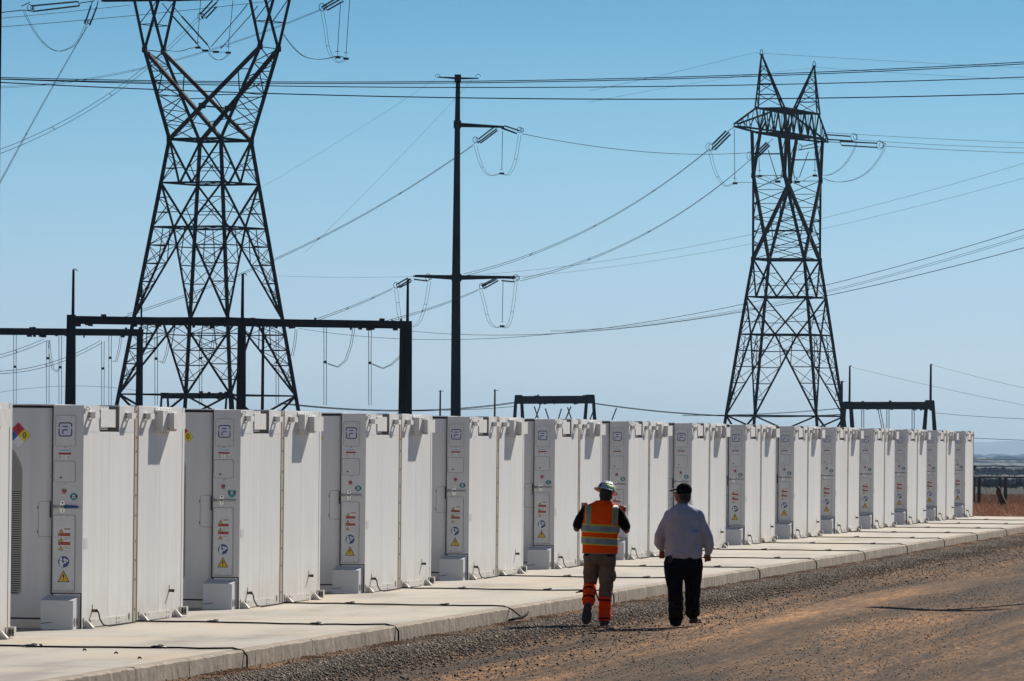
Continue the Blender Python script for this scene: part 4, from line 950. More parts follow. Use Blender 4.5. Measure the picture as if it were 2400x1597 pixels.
def string_mesh(m, p, q, r):                                # shed insulator string
    L = (q-p).length; n = max(6, int(L/.16)); pts, rr = [], []
    for i in range(n):
        f0 = i/n; pts += [p.lerp(q, f0), p.lerp(q, f0+.45/n), p.lerp(q, f0+.55/n)]; rr += [r*.55, r, r*.55]
    m.tube(pts+[q], rr+[r*.5], 7)
def insset(label, Y, strs, ring=None, ringr=8, group='insulator strings', r=.12, link_pts=None):
    o = at(*strs[0][0], Y); t = thing('insulator_set', label, 'insulator', tuple(o), 0, group)
    for a, b in strs:
        m = MB(); string_mesh(m, at(*a, Y)-o, at(*b, Y)-o, r); m.build('insulator_string', 'insulator', t)
    if ring:
        c = at(*ring, Y)-o; rr_ = ringr*Y/FPX
        for k, (dx, sc) in enumerate(((0, 1), (.25, .7))):
            MB().tube([c+Vector((dx+rr_*sc*math.cos(R_(a))*.8, rr_*sc*math.cos(R_(a))*.5, rr_*sc*math.sin(R_(a)))) for a in range(0, 361, 30)], .035, 5, False).build('grading_ring', 'conductor', t)
    if link_pts:
        m = MB()
        for a, b in link_pts: m.bar(at(*a, Y)-o, at(*b, Y)-o, .08)
        m.build('yoke_link', 'insulator', t)
    return t
I = insset
I('double insulator string lying level in the top left corner', 560, [((76, 14), (183, 4)), ((78, 27), (186, 14))], (70, 18), 7, link_pts=[((55, 24), (78, 27)), ((76, 14), (78, 27)), ((183, 4), (187, 14)), ((187, 8), (222, 2)), ((50, 15), (70, 6)), ((0, 30), (55, 24))])
I('pair of insulator strings hanging from the left end of the crossarm', 560, [((213, 14), (199, 56)), ((227, 16), (210, 60))], (202, 52), 6, link_pts=[((217, 2), (213, 14)), ((230, 2), (227, 16))])
I('triple insulator string slanting down above the middle of the left pylon', 560, [((498, 2), (468, 35)), ((508, 6), (472, 42)), ((508, 16), (482, 44))], (470, 38), 8, link_pts=[((512, 0), (508, 6))])
I('triple insulator string slanting down at the top, right of the left pylon', 560, [((790, -5), (753, 18)), ((797, -1), (758, 21)), ((805, 3), (766, 25))], (755, 17), 9)
I('left arm of the first V string inside the left pylon', 562, [((403, 36), (462, 103)), ((426, 39), (487, 106))], None, link_pts=[((380, 8), (403, 36)), ((405, 14), (426, 39)), ((462, 103), (468, 111)), ((487, 106), (492, 116))])
I('right arm of the V string inside the left pylon', 562, [((564, 31), (494, 111)), ((588, 35), (517, 115))], None, r=.06, link_pts=[((580, 10), (564, 31)), ((604, 14), (588, 35))])
for k, (lab, x0, y0, x1, y1, cx, cy) in enumerate([('thin vertical suspension rod with clamp, leftmost inside the left pylon', 471, -10, 463, 100, 464, 112), ('thin vertical suspension rod with clamp, rightmost inside the left pylon', 546, 2, 535, 110, 535, 124), ('left of two thin rods with clamps hanging right of the left pylon', 798, 8, 791, 121, 792, 135), ('right of two thin rods with clamps hanging right of the left pylon', 820, -6, 811, 124, 811, 138)]):
    t = I(lab, 560, [((x0, y0), (x1, y1))], None, r=.045, group='suspension rods at the left pylon'); o = Vector(t.location); c = at(cx, cy, 560)-o
    MB().box(c.x-.26, c.x+.26, c.y-.1, c.y+.1, c.z-.1, c.z+.1).build('clamp', 'insulator', t); MB().bar(at(x1-5, y1, 560)-o, at(x1+5, y1, 560)-o, .05).build('arcing_bar', 'insulator', t); MB().bar(at(x1, y1, 560)-o, c, .04).build('clamp_link', 'insulator', t)
for cx, cy, lab in ((481, 119, 'black clamp second from the left on the jumper inside the left pylon'), (506, 122, 'black clamp third from the left on the jumper inside the left pylon')):
    c = at(cx, cy, 560); tag(MB().box(c.x-.3, c.x+.3, 559.9, 560.1, c.z-.1, c.z+.1).build('jumper_clamp', 'insulator'), lab, 'clamp', 'jumper clamps inside the left pylon')
I('triple string slanting from the upper arm of the tubular pole down left', 650, [((1157, 299), (1122, 326)), ((1164, 302), (1119, 336)), ((1166, 306), (1126, 336))], (1114, 328), 7)
I('triple string slanting from the upper arm of the tubular pole down right', 650, [((1182, 295), (1218, 307)), ((1180, 301), (1212, 314)), ((1175, 301), (1208, 312))], (1218, 305), 7)
I('string slanting down left from the left lower arm of the tubular pole', 650, [((956, 652), (928, 668)), ((961, 656), (930, 675)), ((964, 660), (936, 675))], (928, 669), 7)
I('string lying level along the left lower arm of the tubular pole', 650, [((968, 648), (1004, 650)), ((970, 655), (1002, 659))], (1003, 650), 8)
I('string slanting down left from the right lower arm of the tubular pole', 650, [((1164, 655), (1130, 672)), ((1168, 658), (1134, 677)), ((1160, 653), (1127, 670))], (1129, 671), 7)
I('string lying level at the tip of the right lower arm of the tubular pole', 650, [((1176, 652), (1207, 653)), ((1175, 658), (1205, 661))], (1208, 652), 8)
I('triple string at the left tip of the farther pylon crossarm', 818, [((1702, 307), (1670, 339)), ((1708, 310), (1668, 350)), ((1712, 315), (1675, 352))], (1662, 345), 10, r=.19, link_pts=[((1720, 299), (1706, 308)), ((1662, 352), (1675, 352))])
I('triple string slanting down inside the farther pylon', 826, [((1797, 334), (1768, 362)), ((1801, 337), (1768, 370)), ((1804, 341), (1775, 370))], (1758, 366), 10, r=.19, link_pts=[((1812, 325), (1800, 336))])
I('upper level string reaching right from the farther pylon crossarm', 843, [((1938, 316), (1993, 320)), ((1938, 327), (2000, 331))], (2001, 322), 9, r=.15)
I('longest level double string reaching right from the farther pylon', 843, [((1968, 332), (2056, 336)), ((1972, 341), (2057, 346))], (2062, 341), 10, r=.15, link_pts=[((1940, 332), (1968, 335)), ((1968, 332), (1972, 341)), ((2060, 329), (2076, 338)), ((2076, 338), (2066, 347))])
I('left-pointing string under the far end of the farther pylon crossarm', 843, [((1930, 332), (1880, 344)), ((1920, 344), (1872, 352))], (1872, 345), 8, r=.1)
for lab, x0, y0, x1, y1, cx, cy in (('rod with clamp hanging from the left tip of the farther pylon', 1721, 302, 1722, 418, 1723, 430), ('rod with clamp hanging inside the left arm of the farther pylon', 1779, 372, 1780, 400, 1781, 413), ('rod with clamp hanging in the right arm of the farther pylon', 1910, 320, 1910, 400, 1910, 412)):
    t = I(lab, 830, [((x0, y0), (x1, y1))], None, r=.06, group='suspension rods at the farther pylon'); o = Vector(t.location); c = at(cx, cy, 830)-o
    MB().box(c.x-.34, c.x+.34, c.y-.15, c.y+.15, c.z-.15, c.z+.15).build('clamp', 'insulator', t); MB().bar(at(x1-4, y1, 830)-o, at(x1+4, y1, 830)-o, .07).build('arcing_bar', 'insulator', t); MB().bar(at(x1, y1, 830)-o, c, .05).build('clamp_link', 'insulator', t)
for lab, a, b, c_, d, cx, cy in (('left V string with clamp in the middle of the farther pylon', (1800, 352), (1821, 418), (1841, 345), (1830, 420), 1823, 426), ('right V string with clamp in the middle of the farther pylon', (1852, 355), (1862, 418), (1895, 356), (1873, 417), 1868, 427)):
    t = I(lab, 830, [(a, b), (c_, d)], (cx-4, cy-8), 4, r=.085, group='V strings in the farther pylon'); o = Vector(t.location); c = at(cx, cy, 830)-o
    MB().box(c.x-.38, c.x+.38, c.y-.15, c.y+.15, c.z-.17, c.z+.17).build('clamp', 'insulator', t)
for lab, Y, a, b, c_ in (('rod with clamp hanging under the upper arm of the tubular pole', 650, (1178, 308), (1176, 398), (1176, 407)), ('rod with clamp hanging under the right lower arm of the tubular pole', 650, (1179, 661), (1177, 755), (1177, 765))):
    t = I(lab, Y, [(a, b)], None, r=.05, group='suspension rods on the tubular pole'); o = Vector(t.location); c = at(*c_, Y)-o
    MB().box(c.x-.27, c.x+.27, c.y-.1, c.y+.1, c.z-.11, c.z+.11).build('clamp', 'insulator', t); MB().bar(at(b[0]-3, b[1], Y)-o, at(b[0]+3, b[1], Y)-o, .05).build('arcing_bar', 'insulator', t)

def jumper(label, Y, pts, r, pair=0, group='jumper loops', Y2=None):
    P = [at(x, y, Y) for x, y in pts]; out = []                         # smooth through the points
    for i in range(len(P)-1):
        p0, p1, p2, p3 = P[max(i-1, 0)], P[i], P[i+1], P[min(i+2, len(P)-1)]
        for k in range(6):
            f = k/6; out.append(.5*((2*p1)+(p2-p0)*f+(2*p0-5*p1+4*p2-p3)*f*f+(3*p1-p0-3*p2+p3)*f**3))
    out.append(P[-1]); o = P[0]
    if not pair: return tag(MB().tube([q-o for q in out], r, 5).build('jumper_wire', 'conductor', None, True), label, 'jumper wire', group) if False else _loc(tag(MB().tube([q-o for q in out], r, 5).build('jumper_wire', 'conductor', None, True), label, 'jumper wire', group), o)
    t = thing('jumper_wire', label, 'jumper wire', tuple(o), 0, group); n = len(out)
    for s_ in (-1, 1): MB().tube([q-o+Vector((s_*pair/2*(1-abs(i/n-.5)*.0), s_*pair/2, 0)) for i, q in enumerate(out)], r, 5).build('subconductor', 'conductor', t, True)
    q = out[n//3]-o; MB().bar(q-Vector((pair/2, pair/2, 0)), q+Vector((pair/2, pair/2, 0)), r*2.2).build('spacer', 'insulator', t); return t
def _loc(o, p): o.location = tuple(p); return o
J = jumper
J('drooping jumper loop in the top left corner', 560, [(56, 26), (70, 55), (92, 90), (118, 114), (143, 120), (172, 108), (188, 88), (200, 60)], .022, .16)
J('jumper loop curving from the right arm of the left pylon to the hanging clamps', 560, [(664, 80), (682, 105), (708, 130), (738, 139), (765, 138), (792, 132), (812, 137)], .024, .10)
J('steep jumper from the right-hand string down to the hanging clamps', 560, [(755, 26), (762, 65), (768, 108), (777, 132), (792, 147), (805, 142), (812, 138)], .018, .26)
J('jumper running left from the clamps inside the left pylon', 560, [(385, 115), (400, 120), (425, 120), (445, 114), (464, 112), (481, 119), (506, 122), (535, 123)], .024, .05)
J('small sagging jumper under the clamps inside the left pylon', 560, [(488, 122), (498, 135), (512, 141), (525, 137), (537, 126)], .018, .12)
J('left half of the U jumper under the upper arm of the tubular pole', 650, [(1114, 342), (1122, 370), (1130, 392), (1142, 408), (1154, 412), (1166, 409), (1176, 406)], .020, .3)
J('right half of the U jumper under the upper arm of the tubular pole', 650, [(1218, 316), (1213, 348), (1206, 384), (1196, 404), (1188, 411), (1176, 406)], .020, .3)
J('left half of the U jumper under the right lower arm of the tubular pole', 650, [(1127, 681), (1136, 715), (1144, 748), (1155, 764), (1166, 768), (1177, 765)], .020, .3)
J('right half of the U jumper under the right lower arm of the tubular pole', 650, [(1209, 661), (1205, 700), (1198, 745), (1190, 765), (1184, 769), (1177, 765)], .020, .3)
J('left part of the jumper under the left lower arm of the tubular pole', 650, [(928, 678), (932, 710), (937, 745), (944, 760)], .020, .35)
J('right part of the jumper under the left lower arm of the tubular pole', 650, [(1006, 660), (1000, 700), (990, 738), (978, 760), (966, 767)], .020, .3)
J('U jumper below the left tip of the farther pylon crossarm', 820, [(1664, 355), (1672, 390), (1682, 415), (1694, 431), (1702, 437), (1712, 434), (1723, 430)], .026, .4)
J('level jumper from the left clamp into the farther pylon', 828, [(1727, 428), (1760, 428), (1790, 432), (1805, 431), (1822, 426)], .032, 0)
J('jumper linking the clamps inside the farther pylon', 830, [(1770, 414), (1781, 412), (1795, 415), (1810, 424), (1823, 427)], .03, 0)
J('jumper linking the right V string to the right clamp in the farther pylon', 830, [(1868, 427), (1882, 424), (1895, 416), (1910, 412), (1925, 419)], .03, 0)
J('upper jumper swooping down from the right strings of the farther pylon', 843, [(2010, 330), (1996, 362), (1976, 390), (1956, 405), (1940, 411), (1925, 411)], .026, .2)
J('lower jumper swooping down from the far right string of the farther pylon', 843, [(2074, 346), (2060, 372), (2035, 402), (2005, 420), (1970, 427), (1945, 424), (1930, 418)], .026, .24)
for i, (x, y0, yc, cv) in enumerate(((35, 783, 860, None), (112, 798, 840, [(112, 797), (117, 842), (122, 865), (130, 872), (140, 862)]), (141, 785, 861, None), (241, 800, 864, None), (258, 786, 839, [(282, 786), (277, 820), (270, 848), (262, 846)]), (366, 790, 841, [(395, 790), (388, 830), (380, 852), (370, 846)]), (470, 780, 840, [(500, 780), (494, 820), (486, 850), (474, 846)]), (762, 768, 849, [(828, 766), (820, 810), (808, 845), (790, 861), (764, 852)]), (867, 770, 851, [(945, 800), (936, 835), (915, 855), (895, 864), (869, 853)]), (650, 775, 850, [(692, 772), (688, 810), (682, 835)]))):
    Y = 500 if x < 300 else 452
    t = thing('dropper_wire', ('thin dropper pair with clamp under the gantry beams, '+['first', 'second', 'third', 'fourth', 'fifth', 'sixth', 'seventh', 'eighth', 'tenth', 'ninth'][i]+' from the left edge'), 'dropper wire', tuple(at(x, y0, Y)), 0, 'droppers under the gantry beams'); o = Vector(t.location)
    for dx in (-3.2, 3.2): MB().tube([at(x+dx, y0, Y)-o, at(x+dx*.8, yc, Y)-o], .024, 4).build('dropper', 'insulator', t); MB().tube([at(x+dx, yc, Y)-o, at(x+dx*.9, 950, Y)-o], .040 if False else .022, 4).build('post_insulator', 'conductor', t)
    c = at(x, yc, Y)-o; MB().box(c.x-.13, c.x+.13, c.y-.08, c.y+.08, c.z-.10, c.z+.10).build('clamp', 'insulator', t)
    if cv: 
        P = [at(a, b, Y)-o for a, b in cv]; MB().tube(P, .02, 4).build('dropper', 'conductor', t); MB().tube([p+Vector((.15, .1, 0)) for p in P], .02, 4).build('dropper', 'conductor', t)
m = MB()
for x0, y0, x1, y1 in ((1252, 953, 1263, 985), (1266, 950, 1254, 985), (1278, 958, 1287, 985), (1316, 958, 1308, 985), (1330, 955, 1340, 985), (1338, 953, 1325, 985), (1445, 957, 1434, 985), (1393, 958, 1382, 985)):
    m.tube([at(x0, y0, 852), at(x1, y1, 852)], .09, 6)
tag(stuff(m.build('post_insulators', 'insulator')), 'leaning grey insulators low behind the small middle gantry', 'insulator')
for i, x in enumerate((2022, 2060, 2081, 2140)):
    m = MB()
    for dx in (-2.5, 2.5): m.tube([at(x+dx, 958, 852), at(x+dx+(10 if x == 2060 else 0), 1008, 852)], .06, 5)
    tag(m.build('dropper_wire', 'insulator'), ['first', 'slanting second', 'third', 'fourth'][i]+' dropper from the left under the right gantry beam', 'dropper wire', 'droppers under the right gantry')

# post with crossarm just right of the frame, whose shadow falls into view
t = thing('utility_post', 'dark post with a broad crossarm standing at the right beyond the dirt yard edge', 'post', (10.15, 92.7, 0))
MB().tube([(0, 0, 0), (0, 0, 6.3)], .13, 8).build('post_shaft', 'post_steel', t); MB().box(-.95, .95, -.1, .1, 5.72, 6.28).build('crossarm', 'post_steel', t)

# ------------------------------------------------------------------ far land: fence, grass, trees, hills
def gz(px, py, z): d = ray(px, py); return Vector((0, 0, CAMZ))+d*((z-CAMZ)/d.z)
FY = 222
fence = thing('wire_fence', 'low wire mesh fence with dark braced posts behind the last cabinet', 'fence', (0, FY, 0))
for x, top in ((2282, 1119), (2295, 1119), (2344, 1118), (2357, 1119), (2405, 1119), (2418, 1119)):
    p = at(x, top, FY); q = at(x+1, 1187, FY); MB().tube([(p.x, 0, -.05), (p.x, 0, p.z)], .065, 8).build('fence_post', 'post_steel', fence)
pa, pb = at(2150, 1117, FY), at(2470, 1120, FY); MB().tube([(pa.x, 0, pa.z), (pb.x, 0, pb.z)], .035, 6).build('top_rail', 'post_steel', fence)
for x in (2290, 2351):
    p = at(x, 1117.5, FY); MB().tube([(p.x-.08, -.1, p.z), (p.x+.08, -.1, p.z+.02)], .03, 6).build('glint_clamp', 'roof_white', fence)  # glints on the rail, painted as small white pieces
m = MB(); N = 120
for i in range(N):
    x = pa.x+(pb.x-pa.x)*i/N; h = pa.z-.05
    m.bar((x, 0, 0.02), (x+.5, 0, h), .007); m.bar((x+.5, 0, .02), (x, 0, h), .007)
stuff(m.build('wire_mesh', 'post_steel', fence))
m = MB()
bw = thing('barbed_wire_fence', 'strands of barbed wire on a slanted arm seen beside the last cabinet', 'fence', (0, 205, 0))
for y in (1077, 1092, 1098, 1104): 
    a, b = at(2150, y-1, 205), at(2480, y+2, 205); MB().tube([(a.x, 0, a.z), (b.x, 0, b.z)], .007, 4).build('wire_strand', 'post_steel', bw)
a, b = at(2278, 1105, 205), at(2287, 1092, 205); MB().tube([(a.x, 0, a.z), (b.x, 0, b.z)], .05, 6).build('slanted_arm', 'post_steel', bw); MB().tube([(a.x, 0, 0), (a.x, 0, a.z)], .05, 6).build('fence_post', 'post_steel', bw)
p = at(2347, 1188, 218)
t = thing('tree_stump', 'leaning split tree stump against the fence post', 'stump', (p.x, 218, 0))
MB().tube([(.10, 0, -.05), (.04, 0, .25), (-.06, 0, .45), (-.10, 0, .66), (-.14, 0, .78)], [.20, .12, .10, .09, .05], 8).build('trunk', 'wood', t, True)
MB().tube([(-.10, 0, .45), (-.16, .05, .6), (-.13, 0, .82)], [.06, .05, .02], 6).build('broken_limb', 'wood', t, True)
# dry grass tufts
def grass(name, N, xr, yr, h, lab, mt='grass_blades'):
    x = rng.uniform(*xr, N); y = rng.uniform(*yr, N); a = rng.uniform(0, 6.28, N); hh = rng.uniform(*h, N); wd = .025
    V = np.zeros((N, 3, 3)); V[:, 0] = np.stack([x-np.cos(a)*wd, y-np.sin(a)*wd, 0*x-.03], 1); V[:, 1] = np.stack([x+np.cos(a)*wd, y+np.sin(a)*wd, 0*x-.03], 1)
    V[:, 2] = np.stack([x+rng.normal(0, .1, N), y+rng.normal(0, .1, N), hh], 1); F = np.arange(3*N)
    me = bpy.data.meshes.new(name); me.vertices.add(3*N); me.vertices.foreach_set('co', V.ravel()); me.loops.add(3*N); me.loops.foreach_set('vertex_index', F)
    me.polygons.add(N); me.polygons.foreach_set('loop_start', np.arange(0, 3*N, 3)); me.polygons.foreach_set('loop_total', np.full(N, 3)); me.materials.append(MATS[mt]); me.update(); me.validate()
    o = link(name, me); tag(stuff(o), lab, 'grass'); return o
grass('dry_grass', 60000, (12, 32), (185, 262), (.05, .24), 'dry brown grass behind the end of the concrete pad')
# belt of trees and bushes
def crown(N, R3, seed, light):
    q = np.random.default_rng(seed); nb = 9; cs = q.normal(0, 1, (nb, 3)); cs /= np.linalg.norm(cs, axis=1)[:, None]; cs *= q.uniform(.3, .75, (nb, 1)); cs[:, 2] = np.abs(cs[:, 2])*.9-.1
    k = q.integers(0, nb, N); d = q.normal(0, 1, (N, 3)); d /= np.linalg.norm(d, axis=1)[:, None]; P = cs[k]+d*q.uniform(.25, .48, (N, 1)); P = P*np.array(R3)
    s_ = .13*R3[0]; T = q.normal(0, 1, (N, 3, 3))*s_*.7; V = P[:, None]+T; me = bpy.data.meshes.new('crown')
    me.vertices.add(3*N); me.vertices.foreach_set('co', V.ravel()); me.loops.add(3*N); me.loops.foreach_set('vertex_index', np.arange(3*N)); me.polygons.add(N)
    me.polygons.foreach_set('loop_start', np.arange(0, 3*N, 3)); me.polygons.foreach_set('loop_total', np.full(N, 3)); me.materials.append(MATS['leaf_light' if light else 'leaf_dark']); me.update(); me.validate(); return me
CR = [crown(700, (1, 1, .75), 5+i, i == 2) for i in range(4)]; TRK = MB().tube([(0, 0, 0), (.02, 0, .5), (0, .03, 1)], [.07, .05, .03], 6).mesh('trunk', 'wood', True)
q = random.Random(11); trees = []
for band, (Y, n, hr) in enumerate(((1250, 13, (1.5, 2.6)), (1750, 13, (2.6, 4.4)), (2600, 10, (3.0, 6)))):
    for i in range(n):
        px = 2262+i*(200/n)+q.uniform(-5, 5); zt_ = float(fz(0, Y)); p = at(px, 1120, Y); h = q.uniform(*hr)
        nth = 'nearest to the last cabinet' if i == 0 else ORD[i]+' from the last cabinet'
        lab = ['low dark bush on the plain beyond the fence, ', 'dark tree of the hazy belt beyond the bushes, ', 'small bluish tree of the farthest line on the plain, '][band]+nth
        t = thing('bush' if band == 0 else 'tree', lab, 'tree' if band else 'bush', (p.x, Y, zt_), 0, ['bushes beyond the fence', 'trees behind the bushes', 'farthest line of trees'][band]); s_ = h*.60
        c = link('crown', CR[q.randrange(4)], t, (0, 0, h*.5)); c.scale = (s_*q.uniform(1.3, 2.4), s_*1.2, s_*q.uniform(.8, 1.1)); c.rotation_euler = (0, 0, q.choice((0, math.pi)))
        b = link('trunk', TRK, t); b.scale = (h*.5, h*.5, h*.5)
# distant sheds
for i, (px, py, wd) in enumerate(((2331, 1102, 13), (2346, 1091, 7), (2376, 1093, 10), (2300, 1141, 6))):
    Y = (4200, 5800, 5400, 1900)[i]; p = at(px, py, Y); z0 = float(fz(0, Y)); w2 = wd*Y/FPX/2; t = thing('shed', ['largest white roofed shed far out on the plain', 'small white shed above and right of the largest one', 'long pale shed nearest the right edge of the photograph', 'small pale hut among the bushes beyond the fence'][i], 'shed', (p.x, Y, z0), 0, 'pale sheds on the plain')
    hh = (1.9, 1.6, 1.8, 1.1)[i]
    MB().box(-w2, w2, -3, 3, 0, hh*.75).build('wall', 'roof_white', t); MB().prism([(-w2*1.05, -3.2, hh*.75), (w2*1.05, -3.2, hh*.75), (0, -3.2, hh)], (0, 6.4, 0)).build('roof', 'roof_white', t)
# hills
def hills(name, Y, depth, y0, amp, seed, x0=-60000, x1=60000, n=700, base=-30):
    m = MB(); xs_ = np.linspace(x0, x1, n); zc = at(2350, y0, Y).z; rn = np.random.default_rng(seed); z = np.zeros(n)
    for k in range(1, 9):
        f = 2**k*1.0; z += amp/f**.85*np.sin(xs_/Y*f*2.6+rn.uniform(0, 6))
    z = zc+z-z[np.argmin(np.abs(xs_-at(2350, y0, Y).x))]; z = np.maximum(z, zc*.45)
    rows_ = [(Y-depth, base*np.ones(n)), (Y-depth*.5, z*.45+base*.3), (Y, z), (Y+depth, base*np.ones(n))]
    for j in range(3):
        for i in range(n-1): m.face([(xs_[i], rows_[j][0], rows_[j][1][i]), (xs_[i+1], rows_[j][0], rows_[j][1][i+1]), (xs_[i+1], rows_[j+1][0], rows_[j+1][1][i+1]), (xs_[i], rows_[j+1][0], rows_[j+1][1][i])])
    return struct(m.build(name, 'hill', None, True))
hills('distant_hills', 24000, 3000, 1034, 120, 3, -26000, 26000, base=-62)
def treeline(name, Y, y0, seed, amp):
    rn = np.random.default_rng(seed); n = 1500; x = np.linspace(-9000, 9000, n) if Y > 12000 else np.linspace(-5000, 5000, n) if Y > 5000 else np.linspace(-2500, 2500, n); z0 = at(2350, y0, Y).z; m = MB()
    h = z0+amp*(np.abs(np.sin(x/37+rn.uniform(0, 6)))*np.sin(x/211)+.7*np.sin(x/13+rn.uniform(0, 6))*np.sin(x/71)+rn.normal(0, .28, n)+.6*np.sin(x/900))
    for i in range(n-1):
        for (ya, za, zb), (yb, zc, zd) in ((((Y-8), -60, -60), ((Y-5), h[i]-amp*1.5, h[i+1]-amp*1.5)), (((Y-5), h[i]-amp*1.5, h[i+1]-amp*1.5), (Y, h[i], h[i+1])), ((Y, h[i], h[i+1]), (Y+30, -60, -60))):
            m.face([(x[i], ya, za), (x[i+1], ya, zb), (x[i+1], yb, zd), (x[i], yb, zc)])
    o = m.build(name, 'leaf_dark', None, True); return tag(stuff(o), 'hazy blue line of distant trees on the plain, '+{17000: 'farthest', 13000: 'second farthest', 9500: 'middle one', 6800: 'second nearest', 4700: 'nearest'}[Y], 'tree line')
treeline('distant_trees', 17000, 1067, 15, 2.6); treeline('distant_trees', 13000, 1069.5, 21, 3.0); treeline('distant_trees', 6800, 1079, 23, 2.0); treeline('distant_trees', 9500, 1072, 5, 3.2); treeline('distant_trees', 4700, 1088, 8, 1.3)

# haze: one closed box of even thin air
HZ = MB().box(-30000, 30000, -300, 29500, -60, 700)
hz = link('haze', HZ.mesh('haze', 'screw')); hz['kind'] = 'stuff'; hz['label'] = 'thin blue air haze over the whole plain'; hz['category'] = 'haze'
hm = bpy.data.materials.new('haze'); hm.use_nodes = True; n = hm.node_tree; n.nodes.clear()
oo = n.nodes.new('ShaderNodeOutputMaterial'); pv = n.nodes.new('ShaderNodeVolumePrincipled'); pv.inputs['Color'].default_value = (0.45, 0.68, 1.0, 1); pv.inputs['Density'].default_value = 4.0e-5; pv.inputs['Anisotropy'].default_value = 0.2
n.links.new(pv.outputs[0], oo.inputs['Volume']); hz.data.materials.clear(); hz.data.materials.append(hm)

# ------------------------------------------------------------------ people
def ell(m, c, r, n=14, k=9, rot=None):
    c = Vector(c); b = len(m.v); M = rot or Matrix.Identity(3)
    for i in range(1, k):
        p = math.pi*i/k
        for j in range(n):
            a = 2*math.pi*j/n; m.v.append(tuple(c+M @ Vector((r[0]*math.sin(p)*math.cos(a), r[1]*math.sin(p)*math.sin(a), r[2]*math.cos(p)))))
    t = len(m.v); m.v += [tuple(c+M @ Vector((0, 0, r[2]))), tuple(c-M @ Vector((0, 0, r[2])))]
    for i in range(k-2):
        for j in range(n): m.f.append((b+i*n+j, b+i*n+(j+1) % n, b+(i+1)*n+(j+1) % n, b+(i+1)*n+j)); m.m.append(m.cur)
    for j in range(n):
        m.f.append((t, b+(j+1) % n, b+j)); m.m.append(m.cur); m.f.append((t+1, b+(k-2)*n+j, b+(k-2)*n+(j+1) % n)); m.m.append(m.cur)
def limb(m, pts, rr, n=12):
    m.tube(pts, rr, n)
    for p, r in zip(pts, rr): ell(m, p, (r, r, r), 10, 7)
def ringf(rings):
    rings = sorted(rings)
    def f(z):
        for a, b in zip(rings[:-1], rings[1:]):
            if z <= b[0]:
                t = max(0, (z-a[0])/(b[0]-a[0])); t = t*t*(3-2*t)*.5+t*.5
                return [a[i]+(b[i]-a[i])*t for i in range(1, 5)]
        return list(rings[-1][1:])
    return f
def tpt(f, z, a, off=0.0, e=0.85):
    cx, cy, rx, ry = f(z); c, s = math.cos(a), math.sin(a)
    return Vector((cx+(rx+off)*math.copysign(abs(c)**e, c), cy+(ry+off)*math.copysign(abs(s)**e, s), z))
def torso(m, f, z0, z1, nz=30, na=40, wr=0.0, seed=0):
    q = random.Random(seed); ph = [q.uniform(0, 6) for _ in range(6)]; b = len(m.v)
    for i in range(nz+1):
        z = z0+(z1-z0)*i/nz
        for j in range(na):
            a = 2*math.pi*j/na; o = wr*(math.sin(a*5+z*9+ph[0])*.5+math.sin(a*9-z*22+ph[1])*.35+math.sin(a*3+z*31+ph[2])*.4)*min(1, (z1-z)/.25+.1)
            m.v.append(tuple(tpt(f, z, a, o)))
    for i in range(nz):
        for j in range(na): m.f.append((b+i*na+j, b+i*na+(j+1) % na, b+(i+1)*na+(j+1) % na, b+(i+1)*na+j)); m.m.append(m.cur)
    m.f.append(tuple(b+j for j in range(na))[::-1]); m.m.append(m.cur); m.f.append(tuple(b+nz*na+j for j in range(na))); m.m.append(m.cur)
TEX = {}
def organic(name, m, voxel, matname, parent=None, smooth=3, fac=.6, fold=0.0, fs=.09):
    me = m.mesh(name, matname); o = bpy.data.objects.new('tmp', me); C.objects.link(o)
    a = o.modifiers.new('r', 'REMESH'); a.mode = 'VOXEL'; a.voxel_size = voxel; a.use_smooth_shade = True
    if smooth: s_ = o.modifiers.new('s', 'SMOOTH'); s_.iterations = smooth; s_.factor = fac
    if fold:
        tx = TEX.setdefault(fs, bpy.data.textures.new('folds', 'CLOUDS')); tx.noise_scale = fs; tx.noise_depth = 2
        e_ = bpy.data.objects.new('tmpe', None); e_.scale = (1, 1, 1.7); e_.rotation_euler = (0, .5, 0); C.objects.link(e_)
        d_ = o.modifiers.new('d', 'DISPLACE'); d_.texture = tx; d_.strength = fold; d_.mid_level = .5; d_.texture_coords = 'OBJECT'; d_.texture_coords_object = e_
    dg = bpy.context.evaluated_depsgraph_get(); me2 = bpy.data.meshes.new_from_object(o.evaluated_get(dg)); bpy.data.objects.remove(o)
    if fold: bpy.data.objects.remove(e_)
    me2.name = name; me2.materials.clear(); me2.materials.append(MATS[matname]); me2.polygons.foreach_set('use_smooth', [True]*len(me2.polygons))
    return link(name, me2, parent)
def strip(name, f, z0, z1, off, matname, parent, a0=0, a1=2*math.pi, n=60, tilt=0.0):
    m = MB(); cl = a1-a0 > 6.2; T = .003
    for k in range(n):
        A, B_ = a0+(a1-a0)*k/n, a0+(a1-a0)*(k+1)/n; za = tilt*math.cos(A); zb = tilt*math.cos(B_)
        wv = lambda a: .0035*math.sin(a*7)+.002*math.sin(a*13)
        q = [tpt(f, z0+za, A, off+wv(A)), tpt(f, z0+zb, B_, off+wv(B_)), tpt(f, z1+zb, B_, off+wv(B_)), tpt(f, z1+za, A, off+wv(A))]
        i_ = [tpt(f, z0+za, A, off+wv(A)-T), tpt(f, z0+zb, B_, off+wv(B_)-T), tpt(f, z1+zb, B_, off+wv(B_)-T), tpt(f, z1+za, A, off+wv(A)-T)]
        m.face(q); m.face(i_[::-1]); m.face([i_[0], i_[1], q[1], q[0]]); m.face([q[3], q[2], i_[2], i_[3]])
    o = m.build(name, matname, parent, True); return o
